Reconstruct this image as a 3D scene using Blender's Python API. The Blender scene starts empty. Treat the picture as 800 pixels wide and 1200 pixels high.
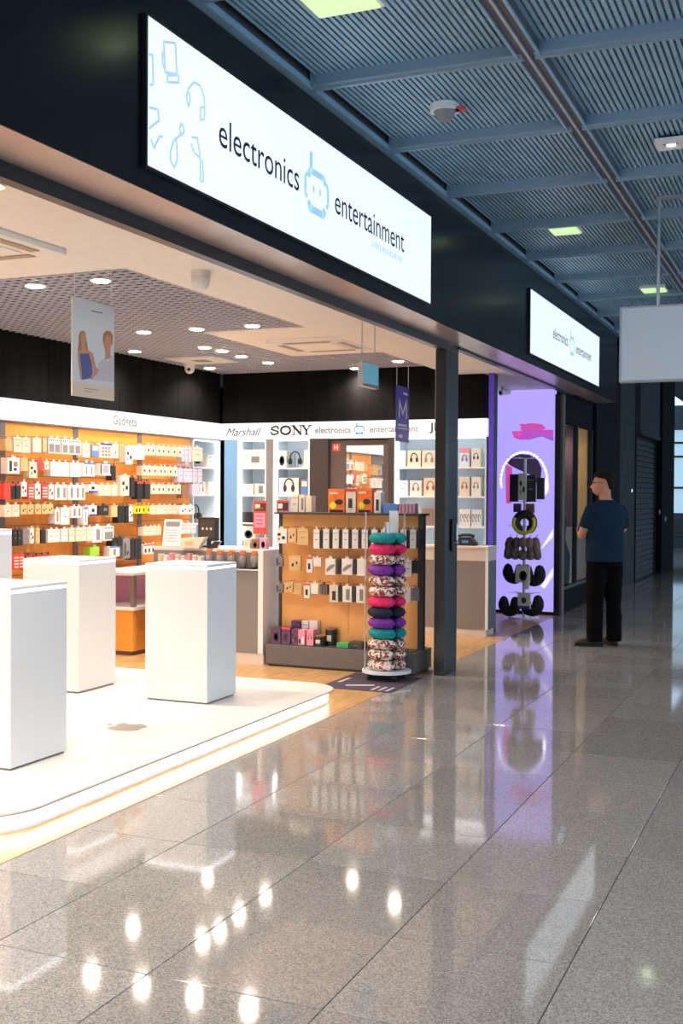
import bpy, bmesh, math, random
from mathutils import Vector, Matrix
random.seed(7)
S = bpy.context.scene
C = S.collection
PI = math.pi

# ------------------------------------------------------------------ camera
F, YAW, PITCH, ROLL, HC = 1326.26, 0.40223, -0.016452, 0.00589, 1.5111
def axes():
    fw = Vector((-math.sin(YAW), math.cos(YAW), 0)); rt = Vector((math.cos(YAW), math.sin(YAW), 0)); up = Vector((0, 0, 1))
    f2 = fw*math.cos(PITCH)+up*math.sin(PITCH); u2 = up*math.cos(PITCH)-fw*math.sin(PITCH)
    return f2, rt*math.cos(ROLL)+u2*math.sin(ROLL), u2*math.cos(ROLL)-rt*math.sin(ROLL)
FW, RT, UP = axes()
cam = bpy.data.cameras.new('camera'); camo = bpy.data.objects.new('camera', cam); C.objects.link(camo)
cam.sensor_fit = 'VERTICAL'; cam.sensor_height = 36; cam.sensor_width = 24; cam.lens = 36*F/1200
cam.clip_start = .05; cam.clip_end = 200
m3 = Matrix((RT, UP, -FW)).transposed()
camo.matrix_world = Matrix.Translation((0, 0, HC)) @ m3.to_4x4()
S.camera = camo
def at(x, y, X=None, Y=None, Z=None):
    d = FW+RT*((x-400)/F)-UP*((y-600)/F)
    t = X/d.x if X is not None else Y/d.y if Y is not None else (Z-HC)/d.z
    return Vector((0, 0, HC))+d*t

# ------------------------------------------------------------------ world, exposure
W = bpy.data.worlds.new('world'); S.world = W; W.use_nodes = True
bg = W.node_tree.nodes['Background']; bg.inputs[0].default_value = (.42, .61, .82, 1); bg.inputs[1].default_value = 2.2
S.view_settings.view_transform = 'Standard'; S.view_settings.look = 'None'; S.view_settings.gamma = 1
S.view_settings.exposure = 0.0; S.view_settings.use_curve_mapping = False
WARM = (1, .86, .72)
def spot(loc, e, col=WARM, ang=150, blend=.9, rad=.05):
    l = bpy.data.lights.new('downlight_lamp', 'SPOT'); l.energy = e; l.color = col; l.spot_size = math.radians(ang); l.spot_blend = blend; l.shadow_soft_size = rad
    o = bpy.data.objects.new('downlight_lamp', l); o.location = loc; C.objects.link(o); return o

# ------------------------------------------------------------------ materials
M = {}
def mat(name, col, rough=.5, metal=0, emit=0, ecol=None, noise=0, nscale=20, bump=0, spec=.5, trans=0, ior=1.45, coat=0, stretch=None):
    m = bpy.data.materials.new(name); m.use_nodes = True; nt = m.node_tree; b = nt.nodes['Principled BSDF']
    c = (*col, 1)
    b.inputs['Base Color'].default_value = c; b.inputs['Roughness'].default_value = rough; b.inputs['Metallic'].default_value = metal
    b.inputs['Specular IOR Level'].default_value = spec; b.inputs['IOR'].default_value = ior; b.inputs['Transmission Weight'].default_value = trans
    b.inputs['Coat Weight'].default_value = coat
    if emit:
        b.inputs['Emission Color'].default_value = (*(ecol or col), 1); b.inputs['Emission Strength'].default_value = emit
    if noise or bump:
        g = nt.nodes.new('ShaderNodeNewGeometry'); mp = nt.nodes.new('ShaderNodeMapping'); n = nt.nodes.new('ShaderNodeTexNoise')
        nt.links.new(g.outputs['Position'], mp.inputs['Vector']); nt.links.new(mp.outputs[0], n.inputs['Vector'])
        n.inputs['Scale'].default_value = nscale; n.inputs['Detail'].default_value = 4
        if stretch: mp.inputs['Scale'].default_value = stretch
        if noise:
            r = nt.nodes.new('ShaderNodeValToRGB'); nt.links.new(n.outputs['Fac'], r.inputs[0])
            r.color_ramp.elements[0].position = .3; r.color_ramp.elements[1].position = .7
            r.color_ramp.elements[0].color = (*[max(0, x*(1-noise)) for x in col], 1); r.color_ramp.elements[1].color = (*[min(1, x*(1+noise)) for x in col], 1)
            nt.links.new(r.outputs[0], b.inputs['Base Color'])
        if bump:
            bp = nt.nodes.new('ShaderNodeBump'); bp.inputs['Strength'].default_value = bump; bp.inputs['Distance'].default_value = .002
            nt.links.new(n.outputs['Fac'], bp.inputs['Height']); nt.links.new(bp.outputs[0], b.inputs['Normal'])
    M[name] = m; return m
def granite():
    m = bpy.data.materials.new('granite'); m.use_nodes = True; nt = m.node_tree; b = nt.nodes['Principled BSDF']
    g = nt.nodes.new('ShaderNodeNewGeometry'); v = nt.nodes.new('ShaderNodeTexVoronoi'); v.inputs['Scale'].default_value = 210
    n = nt.nodes.new('ShaderNodeTexNoise'); n.inputs['Scale'].default_value = 90; n.inputs['Detail'].default_value = 3
    nt.links.new(g.outputs['Position'], v.inputs['Vector']); nt.links.new(g.outputs['Position'], n.inputs['Vector'])
    r = nt.nodes.new('ShaderNodeValToRGB'); e = r.color_ramp.elements
    e[0].position = .05; e[0].color = (.13, .127, .127, 1); e[1].position = .95; e[1].color = (.54, .52, .51, 1)
    x = e.new(.35); x.color = (.27, .262, .258, 1); x = e.new(.6); x.color = (.375, .36, .35, 1)
    sep = nt.nodes.new('ShaderNodeSeparateColor'); nt.links.new(v.outputs['Color'], sep.inputs[0])
    mx = nt.nodes.new('ShaderNodeMath'); mx.operation = 'MULTIPLY_ADD'; nt.links.new(sep.outputs[0], mx.inputs[0]); mx.inputs[1].default_value = .6
    mm = nt.nodes.new('ShaderNodeMath'); mm.operation = 'MULTIPLY'; nt.links.new(n.outputs['Fac'], mm.inputs[0]); mm.inputs[1].default_value = .4
    nt.links.new(mm.outputs[0], mx.inputs[2]); nt.links.new(mx.outputs[0], r.inputs[0])
    oi = nt.nodes.new('ShaderNodeObjectInfo'); mr = nt.nodes.new('ShaderNodeMapRange'); nt.links.new(oi.outputs['Random'], mr.inputs[0])
    mr.inputs[3].default_value = .88; mr.inputs[4].default_value = 1.1
    h = nt.nodes.new('ShaderNodeHueSaturation'); nt.links.new(r.outputs[0], h.inputs['Color']); nt.links.new(mr.outputs[0], h.inputs['Value'])
    nt.links.new(h.outputs[0], b.inputs['Base Color'])
    b.inputs['Roughness'].default_value = .06; b.inputs['IOR'].default_value = 1.78
    M['granite'] = m
granite()
mat('grout', (.06, .058, .055), .8, noise=.2)
mat('wood', (.55, .32, .13), .32, noise=.25, nscale=6, stretch=(6, .8, 1))
mat('black_panel', (.005, .0065, .009), .22, spec=.38, noise=.15, nscale=3)
mat('black_frame', (.012, .013, .015), .3)
mat('matte_black', (.006, .006, .007), .75, spec=.12)
mat('dark_metal', (.022, .024, .027), .4, .3)
mat('underside', (.52, .44, .41), .28, .5, noise=.08, nscale=4)
mat('lightbox', (.6, .62, .65), .4, emit=.84, ecol=(.88, .95, 1))
mat('lightbox_warm', (.3, .3, .3), .4, emit=.85, ecol=(1, .99, .98))
mat('navy', (.005, .02, .07), .5)
mat('pale_blue', (.3, .45, .6), .5, emit=.62, ecol=(.45, .75, .95))
mat('icon_blue', (.3, .4, .5), .5, emit=.62, ecol=(.55, .78, .98))
mat('icon_faint', (.5, .55, .6), .5, emit=.74, ecol=(.78, .9, 1))
mat('ink_blue', (.05, .32, .8), .5)
mat('ink', (.03, .03, .035), .5)
mat('ink_grey', (.22, .22, .24), .5)
mat('cream', (.88, .84, .80), .75, noise=.03)
mat('ceil_metal', (.30, .47, .60), .4, .15, noise=.1, nscale=5)
mat('ceil_beam', (.27, .37, .46), .35, .3)
mat('ceil_rail', (.14, .14, .16), .4, .5)
mat('ceil_dark', (.012, .015, .018), .9)
mat('egg', (.56, .55, .62), .5)
mat('black_wall', (.006, .006, .0065), .8, spec=.12, noise=.5, nscale=3, stretch=(3, 3, .4))
mat('orange', (.90, .36, .06), .45, noise=.08, nscale=6)
mat('orange_light', (.85, .41, .13), .5, noise=.06, nscale=5)
mat('upright', (.20, .18, .18), .4, .3)
mat('niche', (.74, .87, .95), .5)
mat('niche_blue', (.22, .42, .68), .45)
mat('led', (1, 1, 1), .4, emit=9, ecol=(.93, .96, 1))
mat('led_soft', (1, 1, 1), .4, emit=4.0, ecol=(.95, .96, 1))
mat('led_skirt', (1, 1, 1), .4, emit=6.5, ecol=(1, .93, .86))
mat('lamp_disc', (1, 1, 1), .4, emit=40, ecol=(1, .86, .68))
mat('lamp_rim', (.8, .78, .75), .4)
mat('white', (.84, .83, .81), .35, coat=.1)
mat('white_top', (.86, .86, .85), .3)
mat('platform', (.85, .83, .80), .35)
mat('edge_brown', (.42, .30, .22), .5)
mat('logo_grey', (.36, .30, .25), .4)
mat('gondola', (.14, .125, .115), .45, noise=.06)
mat('gondola_dark', (.05, .045, .045), .5)
mat('counter_grey', (.24, .22, .21), .4)
mat('counter_side', (.10, .105, .12), .4)
mat('counter_top', (.72, .64, .58), .4)
mat('brown_frame', (.12, .085, .075), .45)
mat('brown_dark', (.05, .038, .035), .5)
mat('mirror', (.93, .93, .93), .02, 1)
mat('violet', (.10, .05, .55), .4, emit=.12, ecol=(.2, .1, 1))
mat('lavender', (.4, .35, .7), .4, emit=.92, ecol=(.45, .36, 1))
mat('print_white', (.9, .88, 1), .4, emit=1.0, ecol=(.85, .8, 1))
mat('print_pink', (.85, .12, .50), .4, emit=.5, ecol=(1, .12, .55))
mat('print_magenta', (.75, .12, .75), .4, emit=.45, ecol=(.85, .15, .9))
mat('print_dark', (.08, .055, .10), .4, emit=.05, ecol=(.5, .3, .7))
mat('print_shade', (.26, .2, .75), .4, emit=.5, ecol=(.3, .22, .9))
mat('glass', (.9, .95, .95), .0, trans=1, ior=1.45)
mat('acrylic', (.86, .86, .86), .1, trans=.7, ior=1.3)
mat('cardwhite', (.80, .76, .71), .5, noise=.04)
mat('cardcool', (.72, .75, .80), .5, noise=.04)
mat('cardcream', (.74, .64, .50), .5, noise=.06)
mat('cardtan', (.66, .44, .20), .55, noise=.08)
mat('cardred', (.72, .07, .05), .45, noise=.05)
mat('cardorange', (.82, .17, .03), .45, noise=.12)
mat('cardblack', (.025, .024, .024), .4)
mat('cardgrey', (.24, .22, .22), .45)
mat('cardlav', (.58, .55, .70), .45)
mat('cardpurple', (.13, .045, .12), .4, noise=.4, nscale=30)
mat('cardblue', (.10, .25, .60), .45)
mat('cardgreen', (.05, .40, .10), .45)
mat('cardlime', (.28, .55, .04), .45)
mat('cardyellow', (.85, .70, .03), .45)
mat('cardpink', (.80, .30, .42), .45)
mat('cardbrown', (.30, .15, .09), .5)
mat('teal', (.0, .26, .28), .8, noise=.3, nscale=40, bump=.5)
mat('hotpink', (.75, .02, .14), .8, noise=.2, nscale=40, bump=.5)
mat('plum', (.18, .03, .34), .8, noise=.3, nscale=40, bump=.5)
mat('nightblue', (.012, .016, .045), .8, noise=.3, nscale=40, bump=.5)
mat('taupe', (.24, .17, .14), .75, noise=.3, nscale=30, bump=.4)
mat('blackcloth', (.012, .011, .012), .75, noise=.3, nscale=30, bump=.4)
mat('floral', (.55, .36, .34), .8)
nt = M['floral'].node_tree; g = nt.nodes.new('ShaderNodeNewGeometry'); v = nt.nodes.new('ShaderNodeTexVoronoi'); v.inputs['Scale'].default_value = 55
r = nt.nodes.new('ShaderNodeValToRGB'); r.color_ramp.interpolation = 'CONSTANT'; e = r.color_ramp.elements
e[0].color = (.30, .06, .06, 1); e[1].position = .8; e[1].color = (.12, .06, .05, 1)
for p_, c_ in ((.25, (.78, .68, .60, 1)), (.5, (.62, .30, .26, 1)), (.62, (.82, .76, .70, 1))):
    x = e.new(p_); x.color = c_
sp = nt.nodes.new('ShaderNodeSeparateColor'); nt.links.new(g.outputs['Position'], v.inputs['Vector']); nt.links.new(v.outputs['Color'], sp.inputs[0]); nt.links.new(sp.outputs[0], r.inputs[0])
nt.links.new(r.outputs[0], nt.nodes['Principled BSDF'].inputs['Base Color'])
mat('mat_purple', (.075, .055, .085), .85, noise=.2, nscale=60)
mat('mat_white', (.62, .58, .60), .8)
mat('rubber', (.015, .015, .015), .6)
mat('steel', (.55, .55, .56), .3, .9)
mat('wire', (.7, .68, .66), .4)
mat('sign_grey', (.64, .71, .77), .45)
mat('sign_edge', (.42, .45, .48), .45)
mat('concrete', (.05, .06, .068), .8, spec=.15, noise=.15, nscale=3)
mat('shutter', (.05, .058, .066), .6, 0, spec=.25)
mat('shirt', (.011, .027, .052), .9, spec=.12, noise=.15, nscale=30, bump=.3)
mat('trousers', (.0045, .004, .0045), .9, spec=.08, noise=.2, nscale=30, bump=.3)
mat('skin', (.56, .27, .18), .5, noise=.06, nscale=20)
mat('hair', (.018, .012, .010), .75, spec=.15, noise=.4, nscale=60, bump=.8)
mat('shoe', (.04, .022, .014), .5, spec=.3)
mat('poster_sky', (.74, .76, .76), .5)
mat('poster_cream', (.82, .66, .50), .5)
mat('skin_print', (.62, .30, .18), .5)
mat('hair_print', (.45, .20, .08), .5)
mat('dress_print', (.10, .12, .32), .5)
mat('shirt_print', (.62, .58, .60), .5)
mat('banner_purple', (.07, .045, .30), .5)
mat('screen_teal', (.12, .38, .48), .15, emit=.25, ecol=(.25, .6, .75))
mat('lum_green', (.4, .5, .3), .4, emit=.8, ecol=(.70, 1, .45))
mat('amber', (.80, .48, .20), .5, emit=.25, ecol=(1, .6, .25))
mat('curtain', (.28, .17, .20), .8, noise=.3, nscale=6, stretch=(4, 4, .3))
mat('dress', (.03, .12, .16), .7)
mat('daylight', (.3, .4, .45), .4, emit=.6, ecol=(.55, .8, .95))

# ------------------------------------------------------------------ mesh helpers
class B:
    def __init__(s): s.bm = bmesh.new()
    def box(s, x0, x1, y0, y1, z0, z1, bev=0):
        r = bmesh.ops.create_cube(s.bm, size=1); vs = r['verts']
        for v in vs: v.co = Vector(((x0+x1)/2+v.co.x*(x1-x0), (y0+y1)/2+v.co.y*(y1-y0), (z0+z1)/2+v.co.z*(z1-z0)))
        if bev:
            es = list({e for v in vs for e in v.link_edges}); bmesh.ops.bevel(s.bm, geom=es, offset=bev, segments=2, affect='EDGES', profile=.5)
        return s
    def cyl(s, p, q, r, r2=None, n=14):
        p = Vector(p); q = Vector(q); d = q-p; L = d.length
        o = bmesh.ops.create_cone(s.bm, cap_ends=True, segments=n, radius1=r, radius2=r if r2 is None else r2, depth=L)
        mt = Matrix.Translation((p+q)/2) @ d.to_track_quat('Z', 'Y').to_matrix().to_4x4()
        bmesh.ops.transform(s.bm, matrix=mt, verts=o['verts']); return s
    def sph(s, c, r, n=12, sc=(1, 1, 1)):
        o = bmesh.ops.create_uvsphere(s.bm, u_segments=n, v_segments=max(6, n*2//3), radius=r)
        for v in o['verts']: v.co = Vector((c[0]+v.co.x*sc[0], c[1]+v.co.y*sc[1], c[2]+v.co.z*sc[2]))
        return s
    def prism(s, pts, fn, d):
        # pts 2D outline, fn(u,v,w)->3D point, extruded from w=0 to w=d
        a = [s.bm.verts.new(fn(u, v, 0)) for u, v in pts]; b = [s.bm.verts.new(fn(u, v, d)) for u, v in pts]
        s.bm.faces.new(a); s.bm.faces.new(b[::-1])
        for i in range(len(pts)): s.bm.faces.new((a[i-1], a[i], b[i], b[i-1]))
        return s
    def loft(s, rings):
        R = [[s.bm.verts.new(p) for p in r] for r in rings]
        for a, b in zip(R, R[1:]):
            for i in range(len(a)): s.bm.faces.new((a[i-1], a[i], b[i], b[i-1]))
        s.bm.faces.new(R[0][::-1]); s.bm.faces.new(R[-1]); return s
    def tube(s, pts, rad, n=10, sx=1, sz=1):
        rings = []; pts = [Vector(p) for p in pts]
        for i, p in enumerate(pts):
            d = (pts[min(i+1, len(pts)-1)]-pts[max(i-1, 0)]).normalized(); q = d.to_track_quat('Z', 'Y')
            rr = rad[i] if isinstance(rad, (list, tuple)) else rad
            rings.append([p+q @ Vector((math.cos(a)*rr*sx, math.sin(a)*rr*sz, 0)) for a in [2*PI*k/n for k in range(n)]])
        return s.loft(rings)
    def obj(s, name, m, parent=None, smooth=False, kind=None):
        bmesh.ops.recalc_face_normals(s.bm, faces=s.bm.faces)
        me = bpy.data.meshes.new(name); s.bm.to_mesh(me); s.bm.free()
        if smooth:
            for p in me.polygons: p.use_smooth = True
        return link(name, me, m, parent, kind)
def link(name, me, m, parent=None, kind=None):
    if m and not me.materials: me.materials.append(M[m])
    o = bpy.data.objects.new(name, me); C.objects.link(o)
    if parent: o.parent = parent
    if kind: o['kind'] = kind
    return o
def bx(name, m, x0, x1, y0, y1, z0, z1, parent=None, bev=0, kind=None):
    return B().box(x0, x1, y0, y1, z0, z1, bev).obj(name, m, parent, kind=kind)
def tag(o, label, cat, group=None):
    o['label'] = label; o['category'] = cat
    if group: o['group'] = group
    return o
def thing(name, label, cat, loc=(0, 0, 0), rz=0, group=None):
    o = bpy.data.objects.new(name, None); o.empty_display_size = .1; C.objects.link(o); o.location = loc; o.rotation_euler = (0, 0, rz)
    return tag(o, label, cat, group)
def struct(name):
    o = bpy.data.objects.new(name, None); C.objects.link(o); o['kind'] = 'structure'; return o
def inst(name, src, loc, parent, rz=0):
    o = bpy.data.objects.new(name, src.data if hasattr(src, 'data') else src); C.objects.link(o); o.location = loc; o.rotation_euler.z = rz; o.parent = parent; return o
def copy_tree(o, parent=None):
    c = o.copy(); C.objects.link(c); c.parent = parent
    for ch in list(o.children): copy_tree(ch, c)
    return c
FX = lambda X: (lambda u, v, w: Vector((X+w, u, v)))        # plane facing +X : u=Y, v=Z
FY = lambda Y: (lambda u, v, w: Vector((u, Y-w, v)))        # plane facing -Y : u=X, v=Z
def flat(name, m, pts, fn, parent, d=.002): return B().prism(pts, fn, d).obj(name, m, parent)
def stroke(bd, pts, w, fn, d=.002, closed=False):
    # flat ribbon along a 2D polyline
    n = len(pts)
    for i in range(n if closed else n-1):
        a = Vector(pts[i]); b = Vector(pts[(i+1) % n]); t = b-a
        if t.length < 1e-6: continue
        t.normalize(); nn = Vector((-t.y, t.x))*w/2; a = a-t*w*.3; b = b+t*w*.3
        bd.prism([a-nn, b-nn, b+nn, a+nn], fn, d)
def arc(cx, cy, rx, ry, a0, a1, n=16): return [(cx+rx*math.cos(math.radians(a0+(a1-a0)*i/n)), cy+ry*math.sin(math.radians(a0+(a1-a0)*i/n))) for i in range(n+1)]
def text(name, s, m, parent, fn, u0, u1, v0, v1=None, shear=0, d=.002, offset=0):
    cu = bpy.data.curves.new(name, 'FONT'); cu.body = s; cu.shear = shear; cu.resolution_u = 3; cu.offset = offset
    t = bpy.data.objects.new(name, cu); C.objects.link(t)
    bpy.context.view_layer.update()
    me = bpy.data.meshes.new_from_object(t.evaluated_get(bpy.context.evaluated_depsgraph_get()))
    bpy.data.objects.remove(t)
    xs = [v.co.x for v in me.vertices]; ys = [v.co.y for v in me.vertices]
    k = (u1-u0)/(max(xs)-min(xs)); ky = k if v1 is None else (v1-v0)/(max(ys)-min(ys))
    base = 0 if v1 is None else min(ys)
    for v in me.vertices: v.co = fn(u0+(v.co.x-min(xs))*k, v0+(v.co.y-base)*ky, d)
    me.materials.clear()
    return link(name, me, m, parent)
def rrect(x0, x1, y0, y1, r, n=6):
    return arc(x1-r, y1-r, r, r, 0, 90, n)+arc(x0+r, y1-r, r, r, 90, 180, n)+arc(x0+r, y0+r, r, r, 180, 270, n)+arc(x1-r, y0+r, r, r, 270, 360, n)

# ------------------------------------------------------------------ main planes
XH, XG, XW, YS = -2.60, -2.88, -6.70, 12.0
ZU, ZC, ZS, ZE = 2.764, 3.676, 2.83, 2.94
XTH = -3.05

# ---- floor : granite tiles in the mall, wood planks in the shop
floor = bx('floor', 'grout', -9, 9, -3, 60, -.12, -.006); floor['kind'] = 'structure'
X0, Y0 = -2.532, 3.007
tile = B().box(-.298, .298, -.298, .298, -.03, 0, .0015).obj('tile', 'granite'); tme = tile.data; bpy.data.objects.remove(tile)
half = B().box(XTH+.002, X0-.002, -.298, .298, -.03, 0, .0015).obj('tile', 'granite'); hme = half.data; bpy.data.objects.remove(half)
for j in range(-2, 33):
    y = Y0+.6*j+.3
    inst('tile', hme, (0, y, 0), floor)
    for i in range(0, 8):
        inst('tile', tme, (X0+.6*i+.3, y, 0), floor)
# far tiles that are too small to tell apart
b = B()
for j in range(33, 80):
    for i in range(-1, 8): b.box(X0+.6*i+.002, X0+.6*i+.598, Y0+.6*j+.002, Y0+.6*j+.598, -.03, 0)
for j in range(-8, 80):
    for i in range(8, 18): b.box(X0+.6*i+.002, X0+.6*i+.598, Y0+.6*j+.002, Y0+.6*j+.598, -.03, 0)
b.obj('far_tiles', 'granite', floor, kind='stuff')
plank = B().box(-.094, .094, -.599, .599, -.02, 0, .001).obj('plank', 'wood'); pme = plank.data; bpy.data.objects.remove(plank)
for i in range(19):
    x = XTH-.097-.19*i
    for j in range(8):
        y = 5.2+1.2*j+(.6 if i % 2 else 0)
        inst('plank', pme, (x, y, 0), floor)
b = B()
for i in range(19):
    x = XTH-.097-.19*i
    for y in (1.0, 2.2, 3.4, 4.6): b.box(x-.094, x+.094, y-.599+(.6 if i % 2 else 0), y+.599+(.6 if i % 2 else 0)-(.6 if y == 4.6 else 0), -.02, 0)
b.obj('hidden_planks', 'wood', floor, kind='stuff')

# ---- mall ceiling
ceil = bx('ceiling', 'ceil_dark', -3.6, 9, -3, 45, 4.1, 4.2); ceil['kind'] = 'structure'
PX = [-2.58+1.21*i for i in range(7)]; PY = [5.565+1.19*j for j in range(-5, 15)]
b = B()
for i in range(34):
    x = .06+i*.0325; b.box(x, x+.019, .02, 1.17, 3.742, 3.756)
for i in range(38):
    y = .03+i*.03; b.box(.04, 1.17, y, y+.011, 3.757, 3.765)
rib = b.obj('mesh_panel', 'ceil_metal'); rme = rib.data; bpy.data.objects.remove(rib)
for i in range(6):
    for j in range(len(PY)-1):
        inst('mesh_panel', rme, (PX[i], PY[j], 0), ceil)['kind'] = 'stuff'
b = B().box(.03, 1.18, -.038, .038, ZC+.02, ZC+.11).box(.03, 1.18, -.045, .045, ZC+.008, ZC+.02).box(.03, 1.18, -.012, .012, ZC-.006, ZC+.008)
cb = b.obj('cross_beam', 'ceil_beam'); cme = cb.data; bpy.data.objects.remove(cb)
for i in range(6):
    for y in PY: inst('cross_beam', cme, (PX[i], y, 0), ceil)
for i in range(1, 7):
    q = B().box(PX[i]-.06, PX[i]+.06, -.4, 22, ZC+.012, ZC+.11).obj('ceiling_rail', 'ceil_rail' if i == 1 else 'ceil_beam', ceil)
    for dx in (-.062, -.006, .05): bx('rail_lip', 'ceil_metal' if dx != -.006 else 'sign_edge', PX[i]+dx, PX[i]+dx+.012, -.4, 22, ZC-.002, ZC+.012, q)
bx('wall_trim', 'ceil_metal', -2.60, -2.545, -.4, 22, ZC, ZC+.035, ceil)
bx('wall_trim', 'ceil_rail', -2.60, -2.56, -.4, 22, ZC+.035, ZC+.12, ceil)

# ---- facade header
hd = bx('wall_facade', 'black_panel', XG, XH, 1.0, 15.62, ZU+.02, 4.1); hd['kind'] = 'structure'
for y0, y1 in ((1.0, 4.9), (4.905, 9.06), (9.065, 12.4), (12.405, 15.62)):
    bx('underside_panel', 'underside', XG, XH, y0, y1, ZU, ZU+.02, hd)
bx('fascia_panel', 'black_panel', XH, XH+.006, 1.0, 15.62, ZU-.002, ZC-.004, hd)
tr = bx('trim_1', 'black_frame', -2.93, XG+.01, 1.0, 9.0, 2.70, ZU+.03); tr['kind'] = 'structure'
tr = bx('trim_2', 'black_frame', -2.93, XG+.01, 9.3, 14.1, 2.745, ZU+.03); tr['kind'] = 'structure'
# door post
po = thing('door_post', 'tall black metal door post between the open bay and the purple bay', 'post', (-2.92, 9.1, 0))
B().box(-.05, .04, -.14, -.045, 0, ZU, .003).obj('front_profile', 'black_frame', po)
B().box(-.05, .035, -.04, .22, 0, ZU, .003).obj('side_profile', 'dark_metal', po)
B().box(-.066, -.052, -.10, -.06, 0, ZU-.06).obj('door_edge', 'steel', po)
lk = B().box(.037, .06, .02, .14, 1.03, 1.30, .006).obj('lock_case', 'black_frame', po)
B().cyl((.06, .08, 1.1), (.085, .08, 1.1), .018).cyl((.075, .08, 1.1), (.075, .08, 1.26), .009).obj('handle', 'steel', lk)
lk['label'] = 'black lock case with a handle'

# ---- illuminated signs
def robot(fn, cx, cz, s, parent, m):
    b = B(); stroke(b, [(cx-.36*s, cz+.2*s), (cx-.3*s, cz+.3*s), (cx+.3*s, cz+.3*s), (cx+.36*s, cz+.22*s)], .12*s, fn)
    stroke(b, [(cx-.34*s, cz-.3*s), (cx-.28*s, cz-.38*s), (cx+.28*s, cz-.38*s), (cx+.34*s, cz-.3*s)], .14*s, fn)
    for k in (-1, 1): stroke(b, [(cx+k*.44*s, cz-.2*s), (cx+k*.5*s, cz-.14*s), (cx+k*.5*s, cz+.14*s), (cx+k*.44*s, cz+.2*s)], .08*s, fn)
    stroke(b, [(cx-.26*s, cz+.3*s), (cx-.26*s, cz+.6*s)], .12*s, fn)
    for k in (-.14, .14): b.prism([(cx+(k-.03)*s, cz-.06*s), (cx+(k+.03)*s, cz-.06*s), (cx+(k+.03)*s, cz+.06*s), (cx+(k-.03)*s, cz+.06*s)], fn, .002)
    return b.obj('robot_emblem', m, parent)
def sign(y0, y1, z0, z1, label, icons):
    t = thing('light_box_sign', label, 'sign', (0, 0, 0)); t.location = (XH, (y0+y1)/2, z0)
    def fn(u, v, w): return Vector((.030+w, u-(y0+y1)/2, v-z0))
    B().box(.007, .028, y0-(y0+y1)/2-.012, y1-(y0+y1)/2+.012, -.012, z1-z0+.012).obj('frame', 'black_frame', t)
    B().box(.008, .030, y0-(y0+y1)/2, y1-(y0+y1)/2, 0, z1-z0).obj('light_panel', 'lightbox', t)
    return t, fn
SX = XH+.03; LF = at(173.8, 107, X=SX).y
t, fn = sign(LF, at(504.6, 305, X=SX).y, (at(172.9, 194.4, X=SX).z+at(504.2, 355, X=SX).z)/2, (at(174.75, 19.1, X=SX).z+at(505, 254.2, X=SX).z)/2, 'long white illuminated shop sign with pale gadget drawings above the platform bay', 1)
L = lambda x, y: (at(x, y, X=XH+.03).y, at(x, y, X=XH+.03).z)
a = L(256, 172); c_ = L(350, 216)
text('lettering', 'electronics', 'navy', t, fn, a[0], c_[0], 3.105)
a = L(392, 240); c_ = L(473, 290)
text('lettering', 'entertainment', 'navy', t, fn, a[0], c_[0], 3.105)
a = L(436, 276); c_ = L(472, 297)
b = B()
for k in range(16):
    u = a[0]+(c_[0]-a[0])*k/16; stroke(b, [(u, 3.035), (u+.004*(k % 3), 3.035+.028*(1-.3*(k % 2)))], .010, fn); stroke(b, [(u, 3.035+.024*(k % 2)), (u+.016, 3.035+.024*(k % 2))], .006, fn)
b.obj('fine_print', 'icon_blue', t, kind='stuff')
robot(fn, L(371, 222)[0], 3.165, .30, t, 'pale_blue')
Pp = lambda pts: [(max(LF+.006, u), v) for u, v in (L(160+x*.175, 20+y*.175) for x, y in pts)]
for ln, cl in (([(180, 165), (258, 175), (268, 385), (190, 370)], 1), ([(205, 390), (280, 390), (280, 440), (205, 435)], 1), ([(85, 250), (105, 255), (110, 450), (90, 455)], 0),
               ([(172, 240), (172, 310), (185, 350)], 0), ([(345, 600), (330, 540), (345, 480), (380, 437), (425, 460), (450, 530), (455, 600)], 0), ([(345, 600), (358, 560), (352, 510), (338, 500)], 0), ([(425, 690), (425, 610), (455, 600), (452, 685)], 1),
               ([(85, 605), (140, 620), (150, 690), (85, 745)], 0), ([(95, 820), (115, 880), (150, 800), (170, 800)], 0), ([(300, 710), (318, 760), (300, 795), (285, 750)], 1), ([(290, 790), (245, 830), (225, 900), (225, 960), (250, 1010), (272, 950), (265, 830)], 0),
               ([(370, 805), (405, 810), (425, 940), (425, 1100), (445, 1100), (440, 960)], 0), ([(365, 850), (385, 910), (420, 940)], 0)):
    b = B(); stroke(b, Pp(ln), .011, fn, closed=bool(cl)); b.obj('gadget_drawing', 'icon_blue', t)
for k, (cx, cz) in enumerate(((7.33, 3.36), (7.46, 3.2), (7.34, 3.02), (7.47, 2.96))):
    b = B(); stroke(b, rrect(cx-.06, cx+.06, cz-.05, cz+.05, .02, 3), .008, fn, closed=True); b.obj('gadget_drawing', 'icon_faint', t)
t, fn = sign(at(621.7, 375, X=SX).y, at(701.8, 425, X=SX).y, (at(621.3, 413, X=SX).z+at(701.5, 453.2, X=SX).z)/2, (at(622, 337.3, X=SX).z+at(702, 396.5, X=SX).z)/2, 'white illuminated shop sign with small lettering above the purple bay', 0)
a = L(637, 380); c_ = L(660, 402)
text('lettering', 'electronics', 'navy', t, fn, 11.55, 12.28, 3.12)
text('lettering', 'entertainment', 'navy', t, fn, 12.72, 13.62, 3.10)
robot(fn, 12.5, 3.16, .26, t, 'pale_blue')

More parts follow.
